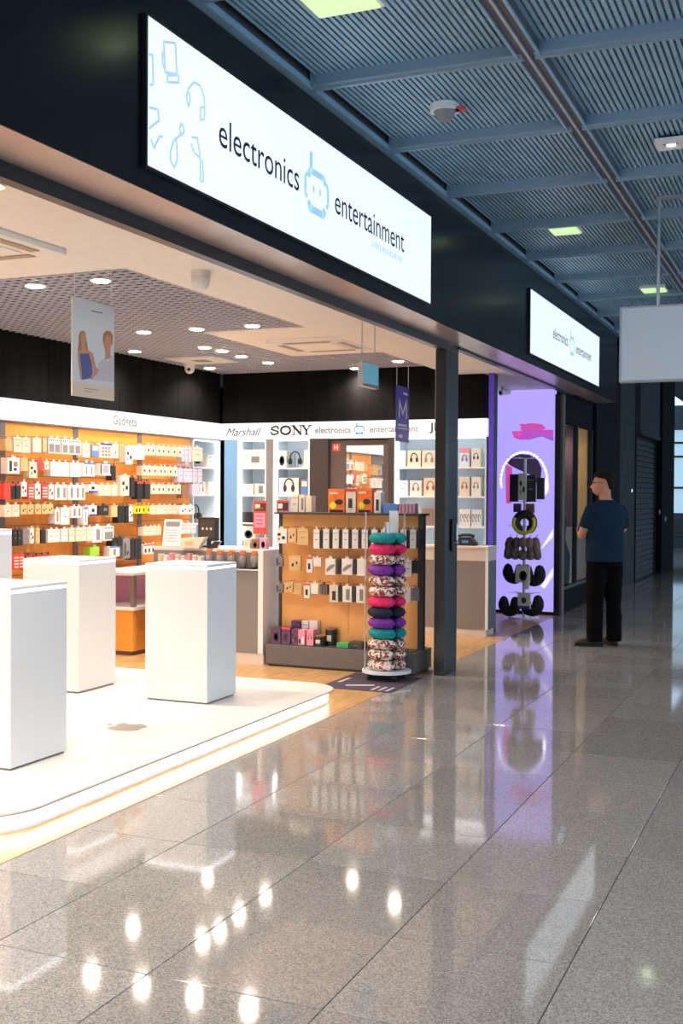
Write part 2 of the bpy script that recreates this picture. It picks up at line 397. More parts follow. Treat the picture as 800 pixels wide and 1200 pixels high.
# ---- shop soffit and egg-crate ceiling
so = struct('ceiling_soffit')
bx('soffit_board', 'cream', -3.80, -2.90, .5, 14.1, ZS, ZS+.3, so)
bx('soffit_board', 'cream', -7.1, -3.80, .5, 5.66, ZS, ZS+.3, so)
D0 = at(239, 390, Z=ZE-.01); D1 = at(454, 412, Z=ZE-.01)
bx('drop_panel', 'cream', D0.x, -3.80, D0.y, D1.y, ZE-.012, ZE-.001, so)
bx('soffit_board', 'cream', -7.1, -3.80, 12.45, 14.1, ZS, ZS+.3, so)
bx('plenum', 'ceil_dark', -7.1, -3.8, 5.66, 12.45, 3.3, 3.35, so)
b = B()
for i in range(7):
    x = i*.6/7; b.box(x, x+.015, 0, .6, ZE, ZE+.009).box(0, .6, x, x+.015, ZE, ZE+.009)
eg = b.obj('egg_crate_panel', 'egg'); eme = eg.data; bpy.data.objects.remove(eg)
for i in range(6):
    for j in range(12):
        x = -3.805-.6*(i+1); y = 5.665+.6*j
        if x < -7.2 or y > 12.4: continue
        inst('egg_crate_panel', eme, (x, y, 0), so)['kind'] = 'stuff'

# ---- shop walls : black upper walls, fascia light boxes
wb = bx('wall_back', 'black_wall', -7.2, -7.12, .5, 12.6, 0, 3.3); wb['kind'] = 'structure'
wr = bx('wall_right', 'black_wall', -7.12, -3.43, 12.5, 12.58, 0, 3.3); wr['kind'] = 'structure'
wn = bx('wall_near', 'cream', -7.1, -3.1, .5, .58, 0, 2.83); wn['kind'] = 'structure'
ZT = at(259.4, 496.6, Y=YS).z; ZB = at(280, 515.3, Y=YS).z
XC = at(259.4, 496.6, Y=YS).x; XW = XC
y = .6
while y < YS-.1:
    y1 = min(y+1.16, YS); bx('wall_panel', 'black_wall', -7.12, XW-.02, y+.003, y1-.003, ZT, ZE+.3, wb); y = y1
x = XW
while x < -3.5:
    x1 = min(x+1.1, -3.43); bx('wall_panel', 'black_wall', x+.003, x1-.003, YS+.02, 12.5, ZT, ZE+.3, wr); x = x1
t = thing('fascia_light_box', 'long white fascia light box lettered Gadgets over the orange product wall', 'sign', (XW, 9, ZB))
bx('light_panel', 'lightbox_warm', -.10, 0, 5.0-9, YS-9, 0, ZT-ZB, t)
bx('edge_trim', 'upright', -.10, .004, 5.0-9, YS-9, -.012, 0, t)
fg = lambda u, v, w: Vector((w, u-9, v-ZB))
a = at(132, 495, X=XW).y; c_ = at(160, 498, X=XW).y
text('lettering', 'Gadgets', 'ink_grey', t, fg, a, c_, at(132, 497, X=XW).z, offset=.02)
t = thing('fascia_light_box', 'white fascia light box with audio brand names over the blue lit shelves', 'sign', (-5, YS, ZB))
XE = at(570, 489.4, Y=YS).x
bx('light_panel', 'lightbox_warm', XC+5, XE+5, 0, .10, 0, ZT-ZB, t)
fs = lambda u, v, w: Vector((u+5, -w, v-ZB))
ux = lambda px: at(px, 505, Y=YS).x
zc = (ZT+ZB)/2
text('lettering', 'Marshall', 'ink', t, fs, ux(265), ux(306), zc-.05, shear=.45, offset=0)
zl = zc-.048; hh = .105
def slab(ch, x0, x1):
    b = B(); w = x1-x0; th = .022; tn = .011; z0, z1 = zl, zl+hh; sf = .02
    if ch == 'O': stroke(b, arc((x0+x1)/2, (z0+z1)/2, w/2-th/2, hh/2-tn/2, 0, 360, 20), th, fs)
    if ch == 'S':
        stroke(b, [(x1-.01, z1-.035), (x1-.02, z1-.008), ((x0+x1)/2, z1-.005), (x0+.015, z1-.02), (x0+.015, z1-.04), ((x0+x1)/2, (z0+z1)/2), (x1-.015, z0+.04), (x1-.015, z0+.02), ((x0+x1)/2, z0+.005), (x0+.02, z0+.008), (x0+.008, z0+.035)], .018, fs)
    if ch == 'N':
        stroke(b, [(x0+.025, z0), (x0+.025, z1)], tn, fs); stroke(b, [(x1-.02, z0), (x1-.02, z1)], tn, fs); stroke(b, [(x0+.02, z1-.005), (x1-.02, z0+.005)], .028, fs)
        for xx, zz in ((x0+.02, z0), (x0+.015, z1), (x1-.02, z1)): stroke(b, [(xx-sf, zz), (xx+sf, zz)], tn, fs)
    if ch == 'Y':
        cx = (x0+x1)/2; stroke(b, [(x0+.02, z1), (cx, zc-.003)], th, fs); stroke(b, [(x1-.02, z1), (cx, zc-.003)], tn, fs); stroke(b, [(cx, z0), (cx, zc)], th, fs)
        for xx, zz in ((x0+.02, z1), (x1-.02, z1), (cx, z0)): stroke(b, [(xx-sf, zz), (xx+sf, zz)], tn, fs)
    b.obj('letter', 'ink', t)
for ch, p0, p1 in (('S', 317, 327), ('O', 328, 341), ('N', 342, 354), ('Y', 353, 365)): slab(ch, ux(p0), ux(p1))
text('lettering', 'electronics', 'ink_grey', t, fs, ux(369), ux(411), zc-.035, offset=.022)
text('lettering', 'entertainment', 'ink_grey', t, fs, ux(433), ux(490), zc-.035, offset=.022)
robot(fs, ux(421), zc, .12, t, 'ink_blue')
text('lettering', 'JBL', 'ink', t, fs, ux(503), ux(524), zc-.06, zc+.06, offset=.02)

# ---- gadget wall : orange slat panels, uprights
bx('wall_panel', 'upright', -7.1, XW-.03, 5.0, 7.14, 0, ZB-.013, wb)
XO = XW-.02
ends = [7.14, at(2, 520, X=XO).y, at(88, 520, X=XO).y, at(163, 520, X=XO).y, at(224, 520, X=XO).y]
for y0, y1 in zip(ends, ends[1:]):
    bx('slat_panel', 'orange', XO-.06, XO, y0+.035, y1-.035, .12, ZB-.013, wb)
    z = .3
    while z < ZB-.05:
        bx('slat_groove', 'upright', XO-.002, XO+.002, y0+.04, y1-.04, z, z+.006, wb); z += .15
for y0 in ends[:-1]: bx('upright', 'upright', XO-.06, XO+.012, y0-.035, y0+.035, 0, ZB-.013, wb)
bx('backing', 'upright', -7.1, XO-.065, 7.14, ends[-1], 0, ZB-.013, wb)
bx('plinth', 'upright', XO-.06, XO+.3, 7.14, ends[-1], 0, .12, wb)

# ---- blue lit shelf niches (corner of the back wall, then the right wall)
def niche_x(x0, x1, name='shelf_niche', shelves=(), lab=''):
    t = thing(name, lab, 'shelf unit', (x0, YS, 0)); w = x1-x0
    bx('back_panel', 'niche', 0, w, .36, .38, 0, ZB-.002, t)
    bx('side_panel', 'niche', 0, .018, 0, .36, 0, ZB-.002, t); bx('side_panel', 'niche', w-.018, w, 0, .36, 0, ZB-.002, t)
    bx('light_strip', 'led_soft', .02, .045, .02, .04, .9, ZB-.01, t)
    bx('light_strip', 'led_soft', .05, w-.02, .05, .07, ZB-.02, ZB-.004, t)
    for z in shelves: bx('shelf', 'white_top', .018, w-.018, .03, .36, z-.02, z, t)
    bx('base_cabinet', 'niche', .018, w-.018, .02, .36, 0, .85, t)
    return t
zs = lambda px, py: at(px, py, Y=YS+.1).z
SH = [zs(340, 548), zs(340, 580), zs(340, 613)]
N = [ux(p) for p in (278, 312, 320, 363, 462, 515, 537, 566)]
niche_x(N[0], N[1], shelves=SH, lab='blue lit shelf unit with amplifier boxes under the script lettering')
niche_x(N[2], N[3], shelves=SH, lab='blue lit shelf unit with headphone stands under the slab serif lettering')
niche_x(N[4], N[5]+.02, shelves=SH, lab='blue lit shelf unit with headphone boxes right of the mirror door')
niche_x(N[5]+.03, XE, shelves=SH, lab='blue lit shelf unit with headphone boxes above the plum counter')
bx('pillar', 'niche_blue', ux(263), N[0], YS-.002, YS+.4, 0, ZB, wr); bx('pillar', 'cardgrey', N[1], N[2], YS-.002, YS+.4, 0, ZB, wr)
# corner unit along the back wall
t = thing('shelf_niche', 'blue lit corner shelf unit beside the orange product wall', 'shelf unit', (XW, ends[-1], 0)); w = YS-ends[-1]-.02
bx('back_panel', 'niche', -.38, -.36, .01, w, 0, ZB-.014, t); bx('side_panel', 'niche', -.36, 0, .01, .03, 0, ZB-.014, t); bx('side_panel', 'niche', -.36, .0, w-.02, w, 0, ZB-.014, t)
bx('light_strip', 'led_soft', -.04, -.02, w-.045, w-.025, .9, ZB-.02, t); bx('light_strip', 'led_soft', -.07, -.05, .03, w-.03, ZB-.03, ZB-.016, t)
for z in SH: bx('shelf', 'white_top', -.36, -.03, .03, w-.02, z-.02, z, t)
bx('base_cabinet', 'niche', -.36, -.02, .03, w-.02, 0, .85, t)

# ---- mirror door
d0, d1 = N[3], N[4]
dr = struct('door_1')
zt2 = zs(420, 517)
bx('jamb', 'brown_dark', d0, ux(384), YS, YS+.4, 0, ZB, dr); bx('door_panel', 'brown_frame', ux(384), ux(402), YS+.06, YS+.4, 0, ZB-.02, dr)
bx('door_panel', 'brown_frame', ux(447), ux(456), YS+.06, YS+.4, 0, ZB-.02, dr); bx('jamb', 'brown_dark', ux(455.5), d1, YS, YS+.4, 0, ZB, dr)
bx('head_panel', 'brown_frame', ux(402), ux(447), YS+.06, YS+.4, zs(420, 522), ZB-.02, dr)
mr = bx('mirror_pane', 'mirror', ux(402)+.002, ux(447)-.002, YS+.08, YS+.1, .1, zs(420, 522)-.002, dr)
sg = flat('door_sign', 'cardred', [(ux(387), zs(387, 529)), (ux(396), zs(387, 529)), (ux(396), zs(387, 520)), (ux(387), zs(387, 520))], FY(YS+.058), dr)
b = B(); f_ = FY(YS+.056)
for p in (390, 393): stroke(b, [(ux(p), zs(387, 527)), (ux(p), zs(387, 522))], .012, f_)
stroke(b, [(ux(389), zs(387, 524.5)), (ux(394), zs(387, 524.5))], .01, f_)
b.obj('door_sign_mark', 'cardwhite', dr)

# ------------------------------------------------------------------ boxed products
def prints(t, st, w, h, d):
    f = lambda u, v, q: Vector((u-w/2, -d/2-.0005-q, v))
    def rect(m, a, b_, c, e): flat('print', m, [(a*w, c*h), (b_*w, c*h), (b_*w, e*h), (a*w, e*h)], f, t, .001)
    def head(m, cx=.5, cy=.55, r=.3):
        q = B(); rr = r*min(w, h*1.2); cxx, cyy = cx*w, cy*h
        stroke(q, arc(cxx, cyy, rr*.8, rr*1.1, -10, 190, 12), rr*.24, f, .001)
        for s in (-1, 1): q.prism(arc(cxx+s*rr*.72, cyy-rr*.45, rr*.34, rr*.62, 0, 350, 10), f, .0015)
        q.obj('print', m, t)
    def ov(m, cx, cy, rx, ry): flat('print', m, arc(cx*w, cy*h, rx*w, ry*h, 0, 345, 12), f, t, .001)
    if st == 'earbud': ov('ink', .5, .5, .17, .14); rect('ink_grey', .42, .58, .3, .5)
    elif st == 'bar': rect('cardgrey', .38, .78, .14, .82)
    elif st == 'phone': rect('ink', .3, .72, .12, .66)
    elif st == 'dots':
        for k in (.2, .5, .8): ov('ink', k, .87, .1, .05)
        rect('cardgrey', .1, .9, .08, .62)
    elif st == 'dot2': ov('ink', .35, .4, .1, .13); ov('ink', .68, .55, .08, .1)
    elif st == 'two': rect('ink', .15, .35, .15, .8); rect('ink_grey', .5, .8, .45, .75); ov('ink', .62, .28, .14, .1)
    elif st == 'stripe':
        for k in range(4): rect('cardwhite', .08, .92, .14+.2*k, .22+.2*k)
    elif st == 'redtop': rect('cardred', 0, 1, .88, 1); rect('ink', .25, .65, .2, .6)
    elif st == 'pinkwin': rect('cardpink', .25, .75, .2, .85); rect('ink', 0, .12, .1, .9); rect('ink', .88, 1, .1, .9); rect('cardblue', 0, 1, .92, 1)
    elif st == 'grid':
        rect('banner_purple', 0, 1, .86, 1)
        for i in range(3):
            for j in range(3): rect('cardbrown', .12+.27*i, .3+.27*i, .12+.23*j, .28+.23*j)
    elif st == 'blue': rect('cardblue', .1, .9, .1, .5); rect('cardcool', .15, .85, .55, .9)
    elif st == 'bluetop': rect('cardblue', 0, 1, .86, 1); rect('cardgrey', .35, .6, .15, .75)
    elif st == 'base': rect('banner_purple', 0, 1, 0, .2); ov('ink', .5, .55, .2, .2)
    elif st == 'line': rect('ink_grey', .1, .9, .8, .83); rect('ink_grey', .3, .7, .45, .5)
    elif st == 'head': head('ink')
    elif st == 'headg': head('cardgrey')
    elif st == 'headr': head('cardbrown')
    elif st == 'headp': rect('cardpink', 0, 1, .75, 1); head('cardblue', cy=.45)
    elif st == 'disc': ov('ink', .55, .4, .28, .3); ov('cardbrown', .55, .42, .18, .2)
    elif st == 'amp': rect('ink_grey', .42, .78, .28, .62)
    elif st == 'oval': q = B(); q.prism([(u*w, v*h) for u, v in ((.1, .25), (.2, .18), (.62, .38), (.92, .55), (.9, .68), (.5, .62), (.14, .4))], f, .001).obj('print', 'cardgrey', t)
    elif st == 'icons':
        for k in (.18, .5, .8): stroke_b = B(); stroke(stroke_b, arc(k*w, .5*h, .1*w, .22*h, 0, 300, 8), .05*w, f, .001); stroke_b.obj('print', 'ink', t)
    elif st == 'mix': rect('cardpink', .05, .45, .5, .9); rect('cardcool', .5, .95, .1, .55); rect('ink', .1, .4, .1, .4)
    elif st == 'art': ov('cardyellow', .3, .3, .2, .15); ov('cardblack', .65, .45, .25, .12); rect('cardblack', .1, .9, .02, .12); rect('cardcream', .1, .6, .78, .86)
    elif st == 'stripes_v':
        for k in range(4): rect('ink_grey', .1+.23*k, .2+.23*k, .06, .94)
    elif st == 'wing': ov('ink', .3, .62, .16, .1); ov('ink', .7, .4, .16, .12); ov('ink_grey', .3, .3, .1, .1)
def boxitem(name, label, cat, cx, w, h, d, base, m, st, rz=0, hook=0, lid=None, group=None, bev=.002):
    t = thing(name, label, cat, base, rz, group or label)
    B().box(-w/2, w/2, -d/2, d/2, 0, h, min(bev, w*.1)).obj('carton', m, t)
    prints(t, st, w, h, d)
    if hook:
        B().box(-w*.16, w*.16, -d/2+.001, -d/2+.003, h-.002, h+.022).obj('hang_tab', m, t)
        B().cyl((0, -d/2-.012, h+.014), (0, d/2+hook, h+.014), .0028, n=6).cyl((0, -d/2-.012, h+.014), (0, -d/2-.016, h+.03), .0028, n=6).obj('hook', 'steel', t)
    return t
ORD = {1: 'top', 2: 'second', 3: 'third', 4: 'fourth', 5: 'fifth', 6: 'lowest visible'}
def wall_pack(row, x0, y0, x1, y1, n, m, st, desc, d=.075, dep=.2):
    XP = XO+dep
    A = at(x0, y0, X=XP); Bq = at(x0, y1, X=XP); E_ = at(x1, y0, X=XP)
    z0, z1 = Bq.z, A.z; wy = (E_.y-A.y)/n
    for k in range(n):
        w = wy*.9; yc = A.y+wy*(k+.5); h = (z1-z0)*.95
        jit = random.uniform(-.012, .012) if n > 1 else 0
        boxitem('hang_pack', f'{desc} hanging in the {ORD[row]} hook row of the orange wall', 'package', 0, w, h, d, (XP-d/2+jit, yc, z0), m, st, PI/2, hook=dep-d-jit+.0)
GW = [
 (1,6,513,15,528,1,'cardtan','none','plain tan narrow pack'),(1,16,511,37,530,2,'cardcream','line','large cream card pack'),(1,38,512,49,530,1,'cardcream','none','blank cream pack'),(1,50,513,55,530,1,'cardtan','none','slim tan pack'),
 (1,56,512,96,531,5,'cardwhite','dots','white pack with dotted top'),(1,97,518,106,536,1,'cardcream','line','cream pack with faint print'),(1,107,520,116,536,1,'cardgrey','blue','grey pack with blue print'),(1,117,518,132,536,1,'cardwhite','grid','white grid print pack'),(1,133,519,139,537,1,'cardwhite','dot2','white pack with two dots'),
 (1,140,520,147,541,1,'cardtan','stripes_v','striped tan box'),(1,147,522,156,544,1,'cardwhite','wing','tall white pack with dark shapes'),(1,157,521,170,538,1,'cardwhite','none','blank white pack'),(1,171,521,213,533,7,'cardcream','earbud','cream pack with black earphone print'),(1,214,523,224,541,3,'cardlav','line','narrow lavender pack'),(1,225,523,238,540,1,'cardcream','line','wide cream box'),
 (2,8,535,24,555,1,'cardwhite','two','white pack with black device print'),(2,24,536,33,552,1,'cardtan','none','plain tan pack'),(2,34,540,44,560,1,'cardcream','wing','cream pack with dark shapes'),(2,44,538,51,551,1,'cardred','none','plain red pack'),(2,52,540,58,550,1,'cardcream','dot2','small cream pack with dots'),
 (2,58,540,96,558,5,'cardwhite','line','white pack with thin line print'),(2,97,541,112,558,2,'cardcool','bluetop','grey pack with blue top'),(2,117,542,131,557,1,'cardwhite','pinkwin','white pack with pink window'),(2,131,545,136,563,1,'cardblack','none','slim black pack'),
 (2,167,545,208,557,7,'cardcream','earbud','cream pack with black earphone print'),(2,209,548,238,565,5,'cardlav','line','lavender pack with thin line'),(1,214,543,224,546,1,'cardlav','stripes_v','short striped lavender pack'),
 (3,4,565,13,585,2,'cardred','none','plain red pack'),(3,13,566,24,585,2,'cardblack','redtop','black pack with red top'),(3,25,564,32,582,1,'cardwhite','wing','white pack with dark shapes'),(3,33,567,40,585,1,'cardred','stripe','red pack with white stripes'),(3,41,566,48,585,1,'cardwhite','wing','white pack with dark shapes'),(3,49,567,56,585,1,'cardred','stripe','red pack with white stripes'),
 (3,57,567,63,585,1,'cardwhite','wing','white pack with dark shapes'),(3,64,567,101,586,5,'cardwhite','bar','white pack with grey device bar'),(3,103,567,115,577,1,'cardwhite','base','white pack with purple base'),(3,116,567,137,581,3,'cardcream','line','cream box with thin line'),(3,141,556,152,581,1,'cardcream','wing','tall cream pack with dark shapes'),(3,153,558,158,582,1,'cardblack','none','tall black pouch'),
 (3,160,563,177,585,4,'cardblack','redtop','black pouch with printed header'),(3,177,567,212,579,6,'cardcream','earbud','cream pack with black earphone print'),(3,213,568,222,584,2,'cardbrown','line','small brown pack'),(3,224,567,235,580,2,'cardlav','none','plain lavender pack'),
 (4,4,591,23,606,2,'cardcream','line','wide cream pack'),(4,24,591,63,603,5,'cardtan','dot2','tan pack with two dots'),(4,64,596,70,614,1,'cardwhite','bar','white pack with grey device bar'),(4,71,594,82,615,1,'cardwhite','line','tall white pack'),(4,83,593,97,607,2,'cardwhite','bar','white pack with grey device bar'),(4,98,593,103,615,1,'cardcool','bluetop','tall grey blue-topped pack'),
 (4,104,592,114,605,1,'cardwhite','base','white pack with purple base'),(4,115,592,128,604,1,'cardblack','two','black pack with device print'),(4,130,592,138,606,1,'cardtan','none','plain tan pack'),(4,138,592,150,613,3,'cardblack','none','black hanging pouch'),(4,151,593,156,611,1,'cardwhite','wing','white pack with dark shapes'),(4,157,591,176,602,4,'cardyellow','redtop','yellow and black battery pack'),
 (4,177,592,209,603,5,'cardcream','line','cream pack with thin line'),(4,210,592,229,603,2,'cardcool','dot2','cool white pack with two dots'),
 (5,16,620,26,640,2,'cardblack','line','black pack with thin line'),(5,27,620,34,638,1,'cardgrey','none','grey pack'),(5,35,618,40,637,1,'cardwhite','wing','white pack with dark shapes'),(5,42,618,47,637,1,'cardtan','line','slim tan pack'),(5,48,620,54,637,1,'cardblack','dot2','black pack with two dots'),(5,55,620,80,636,3,'cardwhite','line','white pack with thin line'),
 (5,81,618,107,635,4,'cardcream','line','cream pack with thin line'),(5,108,616,120,636,1,'cardwhite','bar','white pack with grey device bar'),(5,121,616,134,634,1,'cardwhite','dots','white pack with dotted top'),(5,144,630,153,655,1,'cardgrey','two','tall grey pack with device print'),(5,154,631,166,656,3,'cardblack','none','tall black pouch'),
 (5,167,617,190,628,4,'cardcream','line','cream pack with thin line'),(5,212,613,230,626,3,'cardcool','line','cool white pack with thin line'),(5,168,638,183,650,3,'cardwhite','redtop','white pack with red top'),
 (6,16,649,29,668,2,'cardred','stripe','red pack with white stripes'),(6,30,651,60,668,4,'cardblack','redtop','black pack with red top'),
 (6,131,630,143,640,2,'cardblack','dot2','small black camera box'),(6,105,641,117,652,1,'cardlime','none','lime green pack'),(6,128,640,141,653,1,'cardwhite','bluetop','white pack with blue top'),
]
for g_ in GW: wall_pack(*g_)
# packs of the bays seen in the mirror (nearer end of the same wall)
for r_, z in ((1, 1.80), (2, 1.60), (3, 1.40), (4, 1.2), (5, 1.0)):
    y = 7.22
    while y < 7.62:
        w = random.choice((.07, .09, .11)); mm = random.choice(('cardwhite', 'cardcream', 'cardcream', 'cardtan', 'cardwhite'))
        boxitem('hang_pack', f'pack hanging in the {ORD[r_]} hook row of the orange bay seen in the mirror', 'package', 0, w, .15, .035, (XO+.18, y+w/2, z), mm, random.choice(('line', 'dots', 'bar')), PI/2, hook=.16)
        y += w+.012
for k, z in enumerate((1.75, 1.35)):
    boxitem('carton_box', 'dark blue display carton on the grey end bay seen in the mirror', 'box', 0, .18, .25, .1, (XW+.03, 6.7+.15*k, z), 'cardblue', 'head', PI/2)
bx('shelf', 'niche', XW-.03, XW+.12, 5.4, 7.1, 1.73, 1.75, wb); bx('shelf', 'niche', XW-.03, XW+.12, 5.4, 7.1, 1.33, 1.35, wb)

# low display table in front of the gadget wall
t = thing('display_table', 'low orange display table before the gadget wall', 'table', (-5.84, 8.83, 0))
bx('body', 'orange', -.5, 0, 0, 1.5, .04, .42, t, .004); bx('shelf', 'white_top', -.5, .02, -.02, 1.5, .42, .45, t); bx('post', 'upright', -.03, .01, 0, .05, .45, .74, t); bx('post', 'upright', -.03, .01, 1.4, 1.45, .45, .74, t)
bx('back_panel', 'cardpink', -.5, -.4, 0, 1.5, .45, .70, t); bx('top', 'counter_top', -.5, .02, -.02, 1.5, .74, .77, t, .004); bx('plinth', 'upright', -.46, -.04, .04, 1.46, 0, .04, t)

# ---- niche goods on the right wall
def niche_box(x0, y0, x1, y1, m, st, desc, cat='box', d=.12, YP=YS+.06, sh=None):
    A = at(x0, y0, Y=YP); Bq = at(x1, y1, Y=YP); z0 = Bq.z if sh is None else sh
    boxitem('display_box', desc, cat, 0, abs(Bq.x-A.x)*.96, A.z-z0, d, ((A.x+Bq.x)/2, YP+d/2, z0), m, st)
s1, s2, s3 = SH
niche_box(283, 527, 310, 548, 'cardwhite', 'amp', 'white amplifier carton with a dark square under the script lettering', sh=s1+.0)
niche_box(283, 551, 311, 566, 'white', 'none', 'blank white riser block below the amplifier carton', sh=s2+.075) if 0 else None
niche_box(282, 567, 297, 580, 'cardwhite', 'line', 'white carton with faint print below the amplifier carton', sh=s2)
niche_box(298, 567, 311, 580, 'cardwhite', 'bar', 'white carton with a dark upright bar below the amplifier carton', sh=s2)
niche_box(281, 600, 295, 612, 'cardblack', 'dot2', 'black camera carton on the lower blue shelf', sh=s3)
niche_box(273+8, 616, 299, 633, 'cardwhite', 'disc', 'white carton with a dark disc low in the blue shelves', sh=None)
niche_box(323.5, 528, 335.5, 547, 'cardwhite', 'disc', 'white carton with a speaker picture beside the headphone stand', sh=s1)
niche_box(356, 527, 362.5, 547, 'cardwhite', 'none', 'slim blank white carton beside the mirror door', sh=s1)
niche_box(327, 560, 350, 579, 'cardwhite', 'head', 'white carton with large black headphone print under the headphone stand', sh=s2)
niche_box(352, 562, 361, 579, 'cardgrey', 'blue', 'dark speaker carton with blue print beside the mirror door', sh=s2)
niche_box(464, 528, 475, 547, 'cardcool', 'line', 'pale blue carton next to the two headphone cartons', sh=s1)
niche_box(477, 528, 493, 547, 'cardcream', 'head', 'cream carton with black headphone print on the upper blue shelf', sh=s1)
niche_box(494, 528, 511, 547, 'cardcream', 'headg', 'cream carton with grey headphone print on the upper blue shelf', sh=s1)
niche_box(464, 563, 478, 579, 'cardcool', 'line', 'pale carton with a thin line on the middle blue shelf', sh=s2)
niche_box(480, 563, 494, 579, 'cardwhite', 'headg', 'white carton with small grey print on the middle blue shelf', sh=s2)
niche_box(496, 560, 512, 579, 'cardcream', 'headr', 'cream carton with brown headphone print on the middle blue shelf', sh=s2)
niche_box(494, 596, 512, 612, 'cardbrown', 'stripes_v', 'brown striped carton on the lower blue shelf', sh=s3)
niche_box(538, 525, 550, 547, 'cardcool', 'headp', 'carton with pink top and blue headphones beside the door post', sh=s1)
niche_box(552, 525, 563, 547, 'cardwhite', 'head', 'white headphone carton next to the pink topped carton', sh=s1)
niche_box(538, 559, 550, 580, 'cardcream', 'headr', 'brown headphone carton below the pink topped carton', sh=s2)
niche_box(552, 559, 563, 580, 'cardwhite', 'headg', 'white carton with grey headphones beside the brown headphone carton', sh=s2)
niche_box(538, 597, 551, 613, 'cardwhite', 'icons', 'white carton with icon print above the plum counter', sh=s3)
niche_box(552, 597, 564, 613, 'cardcool', 'icons', 'pale blue carton with icon print above the plum counter', sh=s3)
def headphone(loc, s, m, label, rz=0, stand=True):
    t = thing('headphones', label, 'headphones', loc, rz)
    B().tube([(math.cos(math.radians(a))*.075*s, 0, .13*s+math.sin(math.radians(a))*.09*s) for a in range(-10, 191, 12)], .009*s, 8).obj('headband', m, t, True)
    for k in (-1, 1): B().cyl((k*.06*s, 0, .085*s), (k*.09*s, 0, .085*s), .042*s, n=16).obj('ear_cup', m, t, True)
    if stand: B().cyl((0, 0, 0), (0, 0, .012), .05*s).cyl((0, 0, .01), (0, 0, .205*s), .007*s).obj('stand', 'ink_grey', t)
    return t
p_ = at(346, 547, Y=YS+.1); headphone((p_.x, YS+.09, s1), .85, 'cardblack', 'black headphones on a stand on the upper blue shelf')
p_ = at(276, 612, Y=YS+.1); headphone((N[0]+.10, YS+.25, s3), .6, 'cardwhite', 'white headphones on a stand on the lower blue shelf')
p_ = at(240, 540, X=XW-.1); headphone((XW-.12, ends[-1]+.25, s1), .95, 'cardblack', 'black headphones on a stand in the blue corner unit', PI/2)
headphone((XW-.12, ends[-1]+.28, s3), .95, 'cardblack', 'black headphones on the lower shelf of the blue corner unit', PI/2)
for z, dx, st, lab in ((s1, .55, 'line', 'white carton beside headphones in the blue corner unit'), (s2, .3, 'headg', 'white carton on the middle shelf of the blue corner unit'), (s2, .58, 'none', 'blank white carton on the middle shelf of the blue corner unit')):
    boxitem('display_box', lab, 'box', 0, .2, .15, .12, (XW-.12, ends[-1]+dx, z), 'cardwhite', st, PI/2)

# ------------------------------------------------------------------ platform and pedestals
t = thing('display_platform', 'low white rounded platform with a glowing edge and an apple emblem', 'platform', (-4.4, 5.8, 0))
def plat(name, m, z0, z1, ins):
    o = [(x+4.4, y-5.8) for x, y in rrect(-5.6+ins, -3.22-ins, 3.86+ins, 7.66-ins, .28-ins*.5, 8)]
    return B().prism(o, lambda u, v, w: Vector((u, v, z0+w)), z1-z0).obj(name, m, t)
plat('top', 'platform', .092, .1, .0); plat('edge_band', 'edge_brown', .086, .092, .0); plat('light_skirt', 'led_skirt', .02, .086, .03); plat('foot', 'white', 0, .02, .035)
ax, ay = -3.90+4.4, 5.55-5.8
cA = at(148, 852, Z=.1); ax, ay = cA.x+4.4, cA.y-5.8; sA = .118
apple = [(0, .62), (.25, .78), (.55, .8), (.85, .62), (.66, .42), (.60, .15), (.7, -.1), (.92, -.25), (.72, -.68), (.45, -.98), (.2, -.95), (0, -.88), (-.2, -.95), (-.45, -.98), (-.75, -.62), (-.92, -.1), (-.88, .4), (-.6, .75), (-.28, .78)]
fa = lambda u, v, w: Vector((ax-v*sA, ay+u*sA, .1+w))
lg = flat('apple_emblem', 'logo_grey', apple, fa, t, .0015)
flat('apple_leaf', 'logo_grey', [(.02, .9), (.05, 1.2), (.32, 1.45), (.36, 1.15), (.18, .93)], fa, t, .0015)
def pedestal(x0, x1, y0, y1, z1, label):
    t = thing('pedestal', label, 'pedestal', ((x0+x1)/2, (y0+y1)/2, .1)); w = (x1-x0)/2; d = (y1-y0)/2; h = z1-.1
    B().box(-w, w, -d, d, .012, h-.032, .003).obj('body', 'white', t); bx('foot', 'cardgrey', -w+.012, w-.012, -d+.012, d-.012, 0, .012, t)
    bx('light_strip', 'led_soft', -w+.003, w-.003, -d+.003, d-.003, h-.032, h-.018, t); B().box(-w, w, -d, d, h-.018, h, .002).obj('top', 'white_top', t)
pedestal(-4.235, -3.752, 4.578, 5.04, 1.028, 'white square pedestal with glowing rim nearest the rounded platform corner')
pedestal(-4.235, -3.752, 6.555, 6.96, 1.03, 'white square pedestal with glowing rim between apple emblem and the checkout')
pedestal(-5.25, -4.77, 6.54, 6.99, 1.035, 'white square pedestal with glowing rim before the wall of gadgets')
pedestal(-5.2, -4.71, 5.3, 5.76, 1.275, 'taller white pedestal behind the others')

